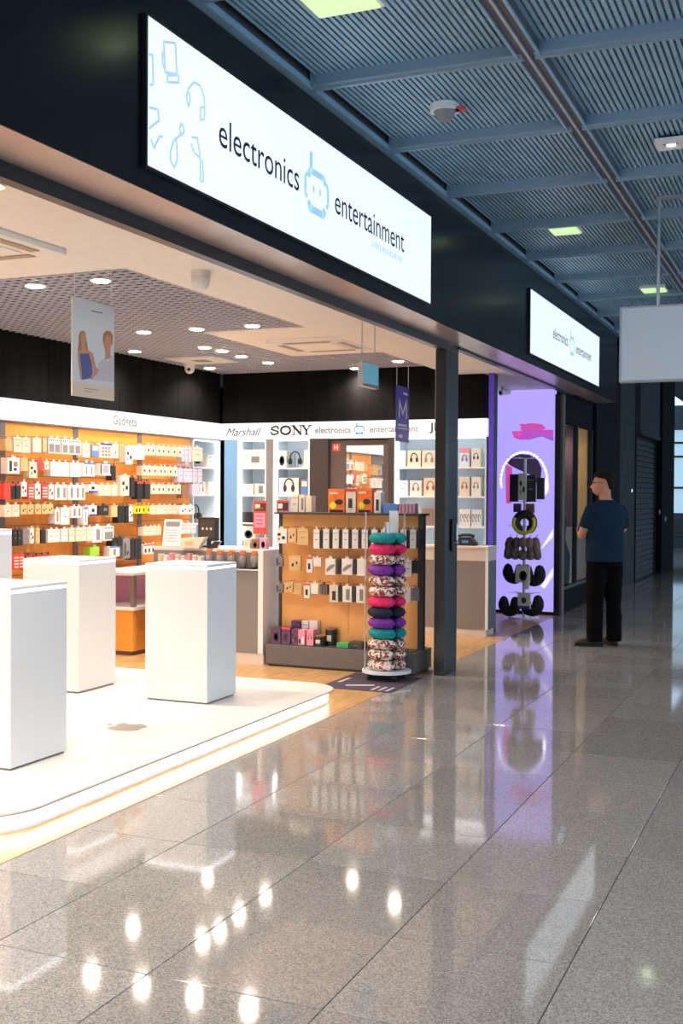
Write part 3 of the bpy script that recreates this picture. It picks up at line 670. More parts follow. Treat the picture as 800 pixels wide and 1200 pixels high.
# ------------------------------------------------------------------ checkout counter and things on it
t = thing('checkout_counter', 'grey checkout counter with white edge next to the orange gondola', 'counter', (-4.5, 8.84, 0))
ztop = at(309, 645, Y=8.84).z
bx('body', 'counter_grey', -1.2, -.05, 0, .55, .1, ztop-.17, t); bx('plinth', 'counter_top', -1.2, 0, .01, .55, 0, .1, t); bx('end_edge', 'white', -.05, 0, -.005, .55, .1, ztop, t, .002)
bx('glass_tray', 'counter_grey', -1.2, -.05, .12, .55, ztop-.17, ztop-.03, t); bx('top', 'counter_top', -1.2, -.05, .13, .6, ztop-.03, ztop, t, .003); bx('ledge', 'white', -1.2, -.05, -.01, .12, ztop-.18, ztop-.17, t)
for k in range(5):
    q = thing('bottle', 'clear bottle with an orange cap on the checkout ledge', 'bottle', (-4.62-.115*k, 8.90, ztop-.17), 0, 'bottles with orange caps on the checkout ledge')
    B().loft([[(math.cos(a)*r_, math.sin(a)*r_, z) for a in [2*PI*i/12 for i in range(12)]] for z, r_ in ((0, .032), (.09, .034), (.115, .026), (.125, .016))]).obj('body', 'cardgrey', q, True)
    B().cyl((0, 0, .125), (0, 0, .158), .026).obj('cap', 'cardorange', q)
# register monitor
m0 = at(243, 645, Y=9.1)
t = thing('register_monitor', 'black register monitor on a foot on the checkout', 'monitor', (m0.x, 9.12, ztop), math.radians(-12))
B().cyl((0, 0, 0), (0, 0, .015), .08).cyl((0, 0, .01), (0, .02, .12), .022).obj('foot', 'cardblack', t)
mh = math.radians(-12)
s_ = B().box(-.115, .115, -.02, .02, .06, .275, .006).obj('screen_housing', 'cardblack', t)
B().box(-.095, .095, -.024, -.019, .085, .255).obj('screen', 'brown_dark', s_)
b = B()
for k in (-.05, 0, .05): b.cyl((k, -.0245, .17), (k, -.026, .17), .012, n=10)
b.obj('screen_icons', 'cardcream', s_)
# acrylic notice
m0 = at(199, 640, Y=9.0)
t = thing('notice_stand', 'leaning white printed notice in a clear stand on the checkout', 'sign', (m0.x, 9.02, ztop), 0)
q = B().box(-.095, .095, -.003, .003, 0, .255).obj('sheet', 'cardwhite', t); q.rotation_euler = (math.radians(-10), 0, 0)
B().box(-.075, .075, -.005, -.003, .19, .235).obj('picture', 'cardgrey', q)
b = B()
for k in range(5): b.box(-.07, .07-.02*(k % 2), -.005, -.003, .05+.026*k, .056+.026*k)
b.obj('text_lines', 'cardpink', q); B().box(-.1, .1, -.02, .06, 0, .006).obj('foot', 'acrylic', t)
m0 = at(228, 645, Y=8.98)
t = thing('card_tray', 'tan cardboard tray on the checkout before the register', 'tray', (m0.x, 9.0-.05, ztop), .2)
B().prism([(-.11, 0), (.07, 0), (.13, .1), (-.10, .085)], lambda u, v, w: Vector((u, -.05+w, v)), .1).obj('carton', 'cardcream', t); B().box(-.06, .02, -.053, -.05, .03, .06).obj('print', 'cardtan', t)
t = thing('card_terminal', 'black card terminal on the checkout edge', 'card reader', (m0.x+.17, 8.99, ztop), .3)
B().prism([(-.04, 0), (.05, 0), (.09, .06), (.03, .06)], lambda u, v, w: Vector((u, -.03+w, v)), .07).obj('body', 'cardblack', t); B().box(.0, .05, -.02, .03, .0602, .064).obj('keypad', 'cardgrey', t)
for k in range(8):
    boxitem('slim_box', 'slim pale box standing in the row on the checkout ledge', 'box', 0, .035, .10+.01*(k % 3), .06, (-5.16-.06*k, 8.90, ztop-.17), ('cardwhite', 'cardcream', 'cardpink')[k % 3], 'line')
for k, (xx, hgt) in enumerate(((-4.76, .07), (-4.68, .09), (-4.60, .10))):
    boxitem('small_carton', ('low cream carton behind the bottles', 'brown printed carton behind the bottles', 'pink carton with dark disc behind the bottles')[k], 'box', 0, .07, hgt, .06, (xx, 9.05, ztop), ('cardcream', 'cardbrown', 'cardpink')[k], 'disc' if k else 'line')
def sale_sign(px0, py0, px1, py1, Y, zb, label):
    A = at(px0, py0, Y=Y); Bq = at(px1, py1, Y=Y)
    t = thing('sale_sign', label, 'sign', ((A.x+Bq.x)/2, Y, zb)); w = (Bq.x-A.x)/2; h = A.z-zb; z0 = Bq.z-zb
    B().box(-w, w, -.004, .004, z0, h).obj('board', 'cardred', t); B().box(-w+.012, w-.005, -.006, -.004, h-.09, h-.02).obj('header', 'brown_dark', t)
    f = lambda u, v, q: Vector((u, -.0065-q, v))
    B().box(-w*.7, w*.05, -.0075, -.006, h-.075, h-.03).obj('mark', 'cardcream', t)
    if h-z0 < .2: B().box(-.02, .02, -.02, .02, 0, .01).cyl((0, 0, 0), (0, 0, z0+.01), .006).obj('stand', 'steel', t); return
    B().box(-w+.012, w-.012, -.006, -.004, z0+.06, h-.11).obj('panel', 'cardpink', t)
    b = B()
    for k in range(5): b.box(-w*.6, w*.5, -.0075, -.006, z0+.09+.035*k, z0+.10+.035*k)
    b.obj('text_lines', 'cardred', t); B().box(-.02, .02, -.02, .02, 0, .01).cyl((0, 0, 0), (0, 0, z0+.01), .006).obj('stand', 'steel', t)
sale_sign(297, 587, 312, 626, 9.25, ztop, 'tall red sale board with brown header on the checkout')

# ------------------------------------------------------------------ gondola
GY = 9.06
zt = at(327, 601, Y=GY).z+.01
t = thing('gondola', 'orange backed freestanding gondola rack with dark base beside the door post', 'rack', (-3.78, GY, 0))
bx('base', 'gondola', -.69, .69, -.23, .20, .02, .19, t, .004); bx('foot', 'gondola_dark', -.67, .67, -.21, .18, 0, .02, t)
bx('back_panel', 'orange_light', -.64, .64, -.012, .012, .19, zt-.02, t); bx('upright', 'gondola_dark', .64, .69, -.03, .03, .19, zt, t, .003); bx('upright', 'gondola_dark', -.665, -.64, -.03, .03, .19, zt, t, .003)
bx('top', 'gondola_dark', -.665, .69, -.13, .13, zt-.018, zt, t, .003); bx('seam', 'cardbrown', .0, .004, -.0135, -.012, .3, zt-.02, t); bx('deck', 'gondola_dark', -.66, .66, -.21, .18, .19, .196, t)
def gpack(row, x0, y0, x1, y1, m, st, desc, d=.03, dep=.15):
    YP = GY-dep; A = at(x0, y0, Y=YP); Bq = at(x1, y1, Y=YP)
    boxitem('hang_pack', f'{desc} in the {ORD[row]} hook row of the gondola', 'package', 0, (Bq.x-A.x)*.97, A.z-Bq.z-.02, d, ((A.x+Bq.x)/2, YP+d/2, Bq.z), m, st, 0, hook=dep-d-.012)
for g_ in [(1,323,617,336,637,'cardwhite','wing','white pack with dark camera prints'),(1,337,617,347,636,'cardtan','dot2','tan pack with dots'),(1,348,617,361,639,'cardtan','line','wide tan pack with lines'),
  (2,323,649,331,664,'cardgrey','two','grey device pack'),(2,338,649,352,669,'cardtan','dot2','tan pack with dots'),(2,359,650,366,671,'cardwhite','redtop','white pack with red top'),(2,367,651,376,664,'cardwhite','none','small blank white pack'),(2,381,652,393,674,'cardwhite','oval','white pack with tilted grey device'),(2,400,652,413,674,'cardwhite','oval','white pack with tilted grey device'),(2,418,652,429,675,'cardwhite','none','blank white pack'),(2,473,653,482,676,'cardwhite','line','white pack with a line'),
  (3,323,681,331,695,'cardgrey','two','grey device pack'),(3,333,680,343,694,'cardtan','dot2','tan pack with dots'),(3,344,681,353,697,'cardtan','line','tan pack with lines'),(3,356,681,363,701,'cardwhite','redtop','white pack with red top'),(3,364,681,373,696,'cardwhite','none','small blank white pack'),(3,375,682,384,697,'cardblack','stripes_v','black grooved pack'),(3,386,683,396,706,'cardcream','phone','cream pack with black phone print'),(3,401,684,412,706,'cardwhite','bar','white pack with grey device bar'),(3,417,684,428,707,'cardwhite','bar','white pack with grey device bar'),(3,474,686,481,706,'cardwhite','none','blank white pack')]:
    gpack(*g_)
for k in range(11):
    x = 367+11.3*k
    gpack(1, x, 618, x+7.2, 643, 'cardwhite', 'line', 'white slim box with dark side')
    gpack(1, x+7.4, 618.5, x+11.1, 642.5, 'cardblack', 'none', 'dark slim box between white ones', d=.05)
for r_, x0, y0, x1, y1 in ((2, 394.5, 652.5, 399, 673), (2, 413.5, 652.5, 417.5, 673), (3, 396.5, 683.5, 400.5, 705), (3, 412.5, 684.5, 416.5, 706)): gpack(r_, x0, y0, x1, y1, 'cardblack', 'none', 'dark slim box between white packs', d=.05)
gpack(2, 482.5, 654, 490, 672, 'cardblack', 'none', 'black slim box by the upright'); gpack(3, 482.5, 686, 490, 704, 'cardgrey', 'stripes_v', 'dark grooved pack by the upright')
zd = .196
def deck(x0, y0, x1, y1, m, st, desc, dy=-.15, d=.1, z=None):
    YP = GY+dy-d/2; A = at(x0, y0, Y=YP); Bq = at(x1, y1, Y=YP); zz = zd if z is None else z
    boxitem('deck_box', desc, 'box', 0, (Bq.x-A.x)*.97, A.z-(zd if z is None else z), d, ((A.x+Bq.x)/2, GY+dy, zz), m, st)
    return A.z
h1 = deck(317, 735, 328.5, 756, 'cardpurple', 'disc', 'dark purple carton at the end of the gondola deck'); h2 = deck(329.5, 735, 340, 756, 'cardpurple', 'redtop', 'dark purple carton with white tag on the gondola deck')
deck(341, 737, 348.5, 756, 'cardpurple', 'wing', 'purple carton with dark print mid deck'); deck(349, 738, 357, 756, 'cardpink', 'mix', 'pink patterned carton on the gondola deck'); deck(359, 738, 367, 757, 'cardpink', 'headr', 'pink carton with brown print beside the black tins')
deck(320, 729, 340, 734.5, 'cardpurple', 'line', 'flat purple carton stacked on the end cartons', z=max(h1, h2)-.004+.006) if 0 else None
deck(341, 727, 352, 752, 'cardpurple', 'line', 'tall purple carton at the back of the gondola deck', dy=-.045, d=.06); deck(353, 727, 361, 752, 'cardwhite', 'line', 'tall white carton at the back of the gondola deck', dy=-.045, d=.06); deck(362, 727, 372, 752, 'cardwhite', 'none', 'blank white carton at the back of the gondola deck', dy=-.045, d=.06)
for (px, py, dy, lab) in ((375, 744, -.15, 'black round tin at the front of the gondola deck'), (388, 736, -.06, 'black round tin at the back of the gondola deck')):
    A = at(px, py, Y=GY+dy); q = thing('tin', lab, 'tin', (A.x, GY+dy, zd)); h = A.z-zd
    B().cyl((0, 0, 0), (0, 0, h-.012), .05, n=20).obj('body', 'cardblack', q, False); B().cyl((0, 0, h-.012), (0, 0, h), .052, n=20).obj('lid', 'cardbrown', q); B().box(-.02, .02, -.0515, -.045, h*.25, h*.6).obj('label_print', 'cardcream', q)
deck(394, 753, 408, 760, 'cardgreen', 'line', 'low green carton on the gondola deck'); deck(409, 752, 425, 760, 'cardblack', 'line', 'low black carton on the gondola deck')
# on top
def topbox(x0, y0, x1, m, st, desc, dy=0, d=.09):
    A = at(x0, y0, Y=GY+dy-d/2); Bq = at(x1, y0, Y=GY+dy-d/2)
    boxitem('top_box', desc, 'box', 0, (Bq.x-A.x)*.97, A.z-zt, d, ((A.x+Bq.x)/2, GY+dy, zt), m, st)
topbox(341, 580, 349, 'cardcream', 'line', 'cream carton on the gondola top, first beside the sale board'); topbox(350, 580, 357, 'cardcream', 'bar', 'cream carton with grey bar on the gondola top'); topbox(358, 581, 365, 'cardcream', 'none', 'blank cream carton on the gondola top')
topbox(384, 573, 404, 'cardorange', 'art', 'red orange game carton on the gondola top'); topbox(405, 573, 417, 'cardcream', 'redtop', 'cream and red carton between the red orange cartons'); topbox(418, 572, 436, 'cardorange', 'art', 'red orange carton with dark art next to the white device')
topbox(438, 577, 446, 'cardwhite', 'phone', 'white device carton on the gondola top'); topbox(449, 590, 466, 'cardblue', 'none', 'low blue carton on the gondola top'); topbox(467, 590, 486, 'cardpink', 'stripes_v', 'low pink striped carton on the gondola top')
sale_sign(324, 586, 338, 600, GY+.0, zt, 'short red sale board with brown header on the gondola top')

# ------------------------------------------------------------------ floor mat
c4 = [at(384, 806, Z=0), at(412, 790, Z=0), at(498, 793, Z=0), at(470, 811, Z=0)]
t = thing('floor_mat', 'dark purple printed floor mat under the pillow tower', 'mat', (-3.3, 8.3, 0))
MY0, MY1, MX0, MX1 = 8.02, 8.80, -3.60, -3.0
bx('mat_body', 'mat_purple', MX0+3.3, MX1+3.3, MY0-8.3, 8.795-8.3, .0, .005, t)
f = lambda u, v, w: Vector((u+3.3, v-8.3, .005+w))
b = B()
for k in range(3): stroke(b, [(-3.17+.06*k, 8.06), (-3.17+.06*k, 8.22)], .022, f, .001)
stroke(b, [(-3.42, 8.18), (-3.24, 8.26)], .05, f, .001); stroke(b, [(-3.54, 8.3), (-3.54, 8.5)], .03, f, .001)
b.obj('white_print', 'mat_white', t)

# ------------------------------------------------------------------ pillow tower
pc = at(454, 792, Z=.02); TX, TY = pc.x+.012, pc.y-.055
t = thing('pillow_tower', 'clear wheeled column stand holding stacked travel pillows', 'stand', (TX, TY, 0))
B().cyl((0, 0, .062), (0, 0, .082), .20, n=36).obj('base_disc', 'cardcool', t)
for k in range(4):
    a = PI/4+k*PI/2; x, y = .15*math.cos(a), .15*math.sin(a)
    w_ = B().cyl((x-.012, y, .034), (x+.012, y, .034), .029, n=16).obj('castor', 'rubber', t); B().box(x-.018, x+.018, y-.012, y+.012, .03, .063).obj('castor_fork', 'dark_metal', w_)
B().cyl((0, 0, .08), (0, 0, 1.28), .022, n=16).obj('core_pole', 'steel', t)
for a_ in (-160, 60):
    a = math.radians(a_); x, y = .178*math.cos(a), .178*math.sin(a)
    B().cyl((x, y, .08), (x, y, 1.36), .007, n=8).obj('rod', 'acrylic', t)
B().box(-.05, .03, .17, .176, .08, 1.37, .001).obj('rear_panel', 'cardcool', t)
z = .135; pitch = (1.16-.135)/12
cols = ['floral', 'floral', 'floral', 'teal', 'plum', 'nightblue', 'hotpink', 'floral', 'floral', 'plum', 'floral', 'hotpink', 'teal']
names = {'floral': 'pink floral', 'teal': 'teal green', 'plum': 'violet', 'nightblue': 'navy', 'hotpink': 'hot pink'}
pos = ['lowest', 'second lowest', 'third from the bottom', 'below the violet one', 'under the navy one', 'middle', 'above the navy one', 'above the hot pink middle one', 'under the upper violet one', 'upper', 'just above the upper violet one', 'second from top', 'topmost']
def neck_pillow(name, loc, rz, R, r, m, label, cat='pillow', flatn=.82, tilt=0, group=None, ang=330):
    t = thing(name, label, cat, loc, rz, group)
    t.rotation_euler = (tilt, 0, rz)
    n = 28; pts = []; rad = []
    for i in range(n+1):
        a = math.radians(-ang/2+ang*i/n); pts.append((R*math.cos(a), R*math.sin(a), r*flatn))
        e = min(i, n-i)/n; rad.append(r*(1 if e > .06 else .35+.65*math.sin(e/.06*PI/2)))
    b = B(); rings = []
    for i, p in enumerate(pts):
        a = math.radians(-ang/2+ang*i/n); o = Vector((math.cos(a), math.sin(a), 0))
        rings.append([Vector(p)+o*math.cos(k)*rad[i]*(1+.05*math.sin(7*a))+Vector((0, 0, math.sin(k)*rad[i]*flatn)) for k in [2*PI*j/14 for j in range(14)]])
    b.loft(rings).obj('cushion', m, t, True)
    B().tube([(math.cos(math.radians(-ang/2+ang*i/n))*(R+r*1.02), math.sin(math.radians(-ang/2+ang*i/n))*(R+r*1.02), r*flatn) for i in range(2, n-1)], .003, 6).obj('piping', m, t)
    return t
for k, c_ in enumerate(cols):
    neck_pillow('travel_pillow', (TX+random.uniform(-.004, .004), TY+random.uniform(-.004, .004), .083+pitch*k), math.radians(150+random.uniform(-7, 7)), .098, .056, c_, f'{names[c_]} travel neck pillow, {pos[k]} of the pillow tower', flatn=pitch/2/.056*.99, ang=347, tilt=0, group='travel pillows on the tower')

# ------------------------------------------------------------------ second bay : counter, pillar, purple graphic wall, accessory rack
cx = at(572, 745, Z=0)
t = thing('service_counter', 'plum grey counter with pale top in front of the blue shelves by the post', 'counter', (-3.26, 11.62, 0))
bx('body', 'counter_grey', -.75, -.02, .02, .34, .07, .80, t); bx('side_panel', 'counter_side', -.02, .0, .02, .34, .07, .80, t); bx('corner_edge', 'white', -.028, .002, .012, .026, .07, .95, t); bx('plinth', 'counter_top', -.75, -.02, .03, .34, 0, .07, t)
bx('display_band', 'counter_top', -.75, 0, .018, .34, .80, .93, t); bx('top', 'counter_top', -.76, .01, 0, .35, .93, .955, t, .003)
q = thing('desk_telephone', 'black handset device on the plum grey counter', 'telephone', (-3.55, 11.8, .955))
B().prism([(-.11, 0), (.11, 0), (.12, .02), (.06, .09), (-.06, .09), (-.12, .02)], lambda u, v, w: Vector((u, -.06+w, v)), .12).obj('body', 'cardblack', q); B().tube([(-.09, 0, .10), (-.04, 0, .115), (.04, 0, .115), (.09, 0, .10)], .016, 8).obj('handset', 'cardblack', q, True); B().box(-.03, .04, -.063, -.06, .03, .06).obj('display', 'cardblue', q)
pl = bx('wall_pillar', 'black_frame', ux(572)+.003, ux(578), YS+.01, 12.16, 0, ZS); pl['kind'] = 'structure'
bx('violet_panel', 'violet', ux(572)+.003, ux(578), YS, YS+.01, 0, ZS, pl)
gwl = struct('wall_graphic')
GX0, GX1, GYY = -4.4, -3.09, 14.07
bx('light_panel', 'lavender', GX0, GX1, GYY, GYY+.06, .04, ZS, gwl); bx('bottom_frame', 'black_frame', GX0, GX1, GYY-.01, GYY+.06, 0, .04, gwl); bx('side_frame', 'black_frame', GX1, -3.02, GYY-.02, GYY+.12, 0, ZU, gwl); bx('side_trim', 'brown_frame', -3.02, -2.99, GYY-.02, GYY+.12, 0, ZU, gwl)
bx('backing', 'black_wall', -7.1, -3.05, GYY+.07, GYY+.12, 0, ZS+.3, gwl); bx('alcove_side', 'black_wall', -4.46, -4.4, 12.6, GYY, 0, ZS, gwl)
G = lambda pts, s=.10625, ox=575, oy=480: [(lambda q: (q.x, q.z))(at(ox+x*s, oy+y*s, Y=GYY)) for x, y in pts]
fg = FY(GYY)
fw_ = FY(GYY-.002); ft = FY(GYY-.004)
flat('printed_shadow', 'print_shade', G([(300, 320), (420, 335), (560, 295), (690, 350), (690, 320), (560, 270)]), fg, gwl)
flat('printed_arm', 'print_magenta', G([(238, 262), (262, 232), (300, 240), (340, 236), (430, 206), (500, 205), (560, 228), (620, 222), (690, 222), (690, 322), (640, 308), (590, 292), (530, 290), (470, 306), (420, 326), (350, 334), (290, 326), (262, 312), (275, 296), (240, 288), (262, 276)]), fw_, gwl)
flat('printed_hand', 'print_pink', G([(312, 172), (330, 154), (380, 160), (420, 150), (500, 152), (560, 158), (604, 196), (600, 216), (545, 232), (500, 214), (440, 212), (395, 226), (350, 234), (318, 226), (340, 208), (312, 196), (345, 186)]), ft, gwl)
b = B()
for k in range(4): stroke(b, G([(240+6*k, 250+18*k), (330, 245+16*k)]), .022, ft)
b.obj('printed_fingers', 'print_pink', gwl)
flat('printed_cap', 'print_dark', G([(175, 580), (220, 520), (330, 490), (430, 500), (520, 560), (560, 650), (550, 760), (510, 830), (480, 740), (300, 660), (220, 620)]), fg, gwl)
b = B(); stroke(b, G(arc(365, 780, 255, 310, -195, 15, 24)), .024, fw_); b.obj('printed_headband', 'print_white', gwl)
flat('printed_ear_cup', 'print_white', G(arc(575, 850, 65, 100, 0, 345, 16)), fw_, gwl); flat('printed_face', 'print_pink', G([(160, 600), (235, 640), (240, 960), (165, 980)]), fw_, gwl)
flat('printed_jacket', 'print_white', [(lambda q: (q.x, q.z))(at(575+x*.1166, 600+y*.1166, Y=GYY)) for x, y in ((500, 370), (625, 170), (625, 250), (520, 360))], fg, gwl)
flat('printed_jacket', 'print_white', [(lambda q: (q.x, q.z))(at(575+x*.1166, 600+y*.1166, Y=GYY)) for x, y in ((500, 750), (625, 560), (625, 640), (540, 770))], fg, gwl)

# accessory rack before the graphic wall
rb = at(612, 722, Z=0); RX, RY = -3.36, 13.62
t = thing('accessory_rack', 'white pole rack hung with pouches and neck pillows before the purple wall', 'rack', (RX, RY, 0))
B().cyl((0, 0, 0), (0, 0, .015), .19, n=30).obj('base_disc', 'white', t); B().cyl((0, 0, .01), (0, 0, 1.95), .02, n=12).obj('pole', 'white', t)
for z in (1.95, 1.42, 1.12, .72, .30):
    for a_ in range(0, 360, 60):
        a = math.radians(a_+20); B().cyl((0, 0, z), (.2*math.cos(a), .2*math.sin(a), z+.01), .004, n=6).obj('peg', 'steel', t)
zr = lambda py: at(612, py, Y=RY).z
def card(px, z0, z1, w, dy, m, st, desc, cat='package'):
    A = at(px, 600, Y=RY+dy); boxitem('hang_pack', desc, cat, 0, w, z1-z0, .05, (A.x, RY+dy, z0), m, st, 0, hook=.0)
card(602, zr(588), zr(556), .10, -.16, 'cardblack', 'dot2', 'black accessory pack at the top of the pole rack'); card(612, zr(586), zr(555), .09, -.19, 'cardcream', 'wing', 'cream and black pack at the top of the pole rack'); card(622, zr(588), zr(557), .11, -.15, 'cardblack', 'line', 'wider black pack at the top of the pole rack'); card(633, zr(585), zr(560), .09, -.1, 'cardblack', 'none', 'plain black pack at the edge of the pole rack'); card(596, zr(590), zr(560), .06, -.08, 'print_pink', 'none', 'pink pack at the edge of the pole rack')
card(606, zr(600), zr(590), .09, -.12, 'cardpurple', 'line', 'small purple pouch under the top packs'); card(621, zr(601), zr(590), .10, -.12, 'cardbrown', 'dot2', 'small brown pouch under the top packs')
A = at(616, 611, Y=RY-.2); q = neck_pillow('hanging_neck_pillow', (A.x, RY-.22, zr(612)), 0, .10, .05, 'cardblack', 'black and yellow neck pillow hanging upright on the pole rack', ang=330)
q.rotation_euler = (math.radians(90), math.radians(-90), 0)
b = B(); b.tube([(.125*math.cos(math.radians(a)), .125*math.sin(math.radians(a)), .085) for a in range(60, 301, 12)], .022, 8); b.obj('yellow_trim', 'cardyellow', q, True)
for k in range(5):
    px = 595+8.7*k; dy_ = -.21+.03*abs(k-2)**1.3; A = at(px, 640, Y=RY+dy_); q = thing('rolled_pillow', 'taupe rolled pillow hanging in the ring of the pole rack', 'pillow', (A.x, RY+dy_, zr(655)), 0, 'taupe rolled pillows on the pole rack')
    h = zr(629)-zr(655); tl = .015*(k-2)
    B().tube([(0, 0, 0), (0, 0, .006), (.0, 0, .022), (-tl*.3, -.012, h*.35), (-tl*.5, -.012, h*.65), (-tl, 0, h*.9), (-tl, 0, h*.98), (-tl, 0, h)], [.014, .038, .05, .054, .053, .046, .03, .012], 14).obj('roll', 'taupe', q, True); B().cyl((-tl, 0, h-.01), (-tl*.5, .06, h+.03), .004, n=6).obj('strap', 'rubber', q); B().cyl((-tl*.6, -.012, h*.60), (-tl*.62, -.012, h*.64), .0555, n=14).obj('band', 'cardbrown', q)
for px, z0, rr, dy, lab in ((603, 682, .13, -.06, 'black round neck pillow on the middle tier of the pole rack'), (626, 684, .14, -.02, 'larger black round neck pillow on the middle tier of the pole rack'), (598, 720, .13, -.1, 'black round neck pillow low on the pole rack beside the counter'), (624, 719, .14, -.05, 'black round neck pillow low on the pole rack by the frame')):
    A = at(px, z0, Y=RY+dy); q = neck_pillow('hanging_neck_pillow', (A.x, RY+dy, max(.145+.0, A.z+.12)), 0, rr*.55, rr*.5, 'blackcloth', lab, ang=320); q.rotation_euler = (math.radians(90), math.radians(90), 0)
card(613, zr(681), zr(661), .17, -.22, 'cardcream', 'disc', 'cream tag card with red brown emblem on the pole rack'); card(615, zr(711), zr(693), .15, -.24, 'cardcream', 'base', 'cream tag card low on the pole rack')
card(618, zr(688), zr(679), .05, -.27, 'cardwhite', 'none', 'small white hang tag on the pole rack')

# ------------------------------------------------------------------ shop window bay, piers, shutter
wn = struct('window_1')
XD = -3.05
w0, w1, wm = 14.22, 16.15, 15.12
bx('sill_panel', 'matte_black', XD-.06, XD+.03, 14.2, 16.9, 0, .30, wn); bx('sill_rail', 'dark_metal', XD-.04, XD+.035, 14.2, 16.3, .30, .34, wn); bx('head_panel', 'matte_black', XD-.06, XD+.02, 14.2, 16.9, 2.43, ZU+.03, wn)
for y in (14.2, wm, 16.15): bx('mullion', 'dark_metal', XD-.04, XD+.03, y, y+.05, .34, 2.43, wn)
for y0, y1 in ((14.25, wm), (wm+.05, 16.15)): bx('pane', 'glass', XD-.008, XD+.0, y0, y1, .34, 2.43, wn)
bx('display_back', 'curtain', -4.0, -3.95, 14.2, 16.9, 0, ZU, wn); bx('display_floor', 'counter_top', -3.95, XD-.06, 14.2, 16.9, .26, .30, wn); bx('display_end', 'curtain', -3.95, -3.30, 16.2, 16.25, 1.05, 2.5, wn); bx('display_end', 'amber', -3.30, XD-.06, 16.2, 16.25, 1.05, 2.5, wn); bx('display_end', 'cardcool', -3.95, XD-.06, 16.2, 16.25, .3, 1.05, wn); bx('display_ceiling', 'cream', -3.95, XD-.06, 14.2, 16.9, 2.5, 2.55, wn)
dm = thing('mannequin_bust', 'pale mannequin bust in teal dress behind the shop window', 'mannequin', (-3.29, 15.15, .30))
ring = lambda cx, cy, z, rx, ry, n=16: [(cx+rx*math.cos(2*PI*i/n), cy+ry*math.sin(2*PI*i/n), z) for i in range(n)]
B().loft([ring(0, 0, z, rx, ry) for z, rx, ry in ((.0, .16, .16), (.4, .17, .15), (.62, .1, .13), (.85, .12, .17), (.98, .08, .13), (1.0, .03, .04))]).obj('dress', 'dress', dm, True)
B().loft([ring(0, 0, z, rx, ry) for z, rx, ry in ((.99, .045, .045), (1.08, .045, .045), (1.12, .07, .06), (1.22, .085, .075), (1.32, .06, .05), (1.34, .02, .02))]).obj('head', 'cardcream', dm, True)
spot((-3.5, 15.0, 2.48), 22); spot((-3.5, 15.9, 2.48), 26)
bx('fill_lamp_disc', 'lamp_disc', -3.54, -3.46, 14.96, 15.04, 2.494, 2.4995, wn); bx('fill_lamp_disc', 'lamp_disc', -3.54, -3.46, 15.86, 15.94, 2.494, 2.4995, wn)
pr = bx('wall_pier', 'matte_black', -3.4, -2.98, 16.25, 18.3, 0, 4.1); pr['kind'] = 'structure'
bx('pier_base', 'matte_black', -3.4, -2.97, 16.25, 18.3, 0, .12, pr)
pr2 = bx('wall_grey', 'concrete', -3.6, -2.99, 18.3, 19.9, 0, 4.1); pr2['kind'] = 'structure'
for z in (.9, 1.8, 2.7): bx('joint', 'ceil_dark', -2.992, -2.988, 18.32, 19.88, z, z+.012, pr2)
sh = thing('roller_shutter', 'closed dark slatted roller shutter beyond the person', 'shutter', (-3.0, 19.9, 0))
slat = B().box(-.012, .012, .03, 2.45, 0, .088, .006).obj('slat', 'shutter'); sme = slat.data; bpy.data.objects.remove(slat)
for k in range(26):
    o = inst('slat', sme, (0, 0, .03+.095*k), sh); o.rotation_euler = (0, math.radians(-9), 0)
bx('guide_rail', 'dark_metal', -.03, .04, 0, .03, 0, 2.55, sh); bx('guide_rail', 'dark_metal', -.03, .04, 2.45, 2.5, 0, 2.55, sh); bx('backing', 'ceil_dark', -.1, -.03, 0, 2.5, 0, 2.55, sh); bx('roller_housing', 'concrete', -.1, .12, 0, 2.5, 2.55, 2.62, sh)
w3 = bx('wall_lintel', 'concrete', -3.3, -2.9, 19.9, 24.3, 2.62, 4.1); w3['kind'] = 'structure'
cl = bx('wall_column', 'matte_black', -3.3, -2.85, 22.4, 24.3, 0, 4.1); cl['kind'] = 'structure'
for k, (px, py) in enumerate(((772, 600), (779, 608))):
    A = at(px, py, X=-2.85)
    q = thing('wall_switch', ('small grey switch plate on the black column', 'larger grey alarm plate on the black column')[k], 'switch', (-2.85, A.y, A.z)); B().box(0, .012, -.05-.03*k, .05+.03*k, -.05, .05).obj('plate', 'cardgrey', q); B().box(.012, .02, -.02, .02, -.02, .02).obj('button', 'cardcool', q)
A = at(739.5, 575, X=-2.98); q = thing('indicator_lamp', 'tiny white indicator lamp on the grey wall by the shutter', 'lamp', (-2.985, A.y, A.z)); B().box(0, .01, -.03, .03, -.03, .03).obj('plate', 'cardgrey', q); B().sph((.014, 0, 0), .028, 10, (.5, 1, 1)).obj('lens', 'lightbox', q, True)
# far end of the mall : glazed daylight wall
fe = struct('window_2')
bx('daylight_panes', 'daylight', -9, -3.2, 34.0, 34.05, 1.0, 3.4, fe); bx('parapet', 'concrete', -9, -3.2, 33.9, 34.1, 0, 1.0, fe); bx('lintel', 'concrete', -9, -3.2, 33.8, 34.2, 3.4, 4.1, fe)
for k in range(7): bx('mullion', 'dark_metal', -8.9+.9*k, -8.82+.9*k, 33.9, 34.0, 1.0, 3.4, fe)
for z in (1.7, 2.6, 3.0): bx('transom', 'dark_metal', -9, -3.2, 33.92, 34.0, z, z+.06, fe)
we = bx('wall_end', 'concrete', -3.2, 9, 44, 44.2, 0, 4.1); we['kind'] = 'structure'
ws = bx('wall_side', 'concrete', -3.2, -3.0, 34.2, 44, 0, 4.1); ws['kind'] = 'structure'
q = thing('bench', 'dark waiting bench before the far daylight window', 'bench', (-4.1, 31.5, 0))
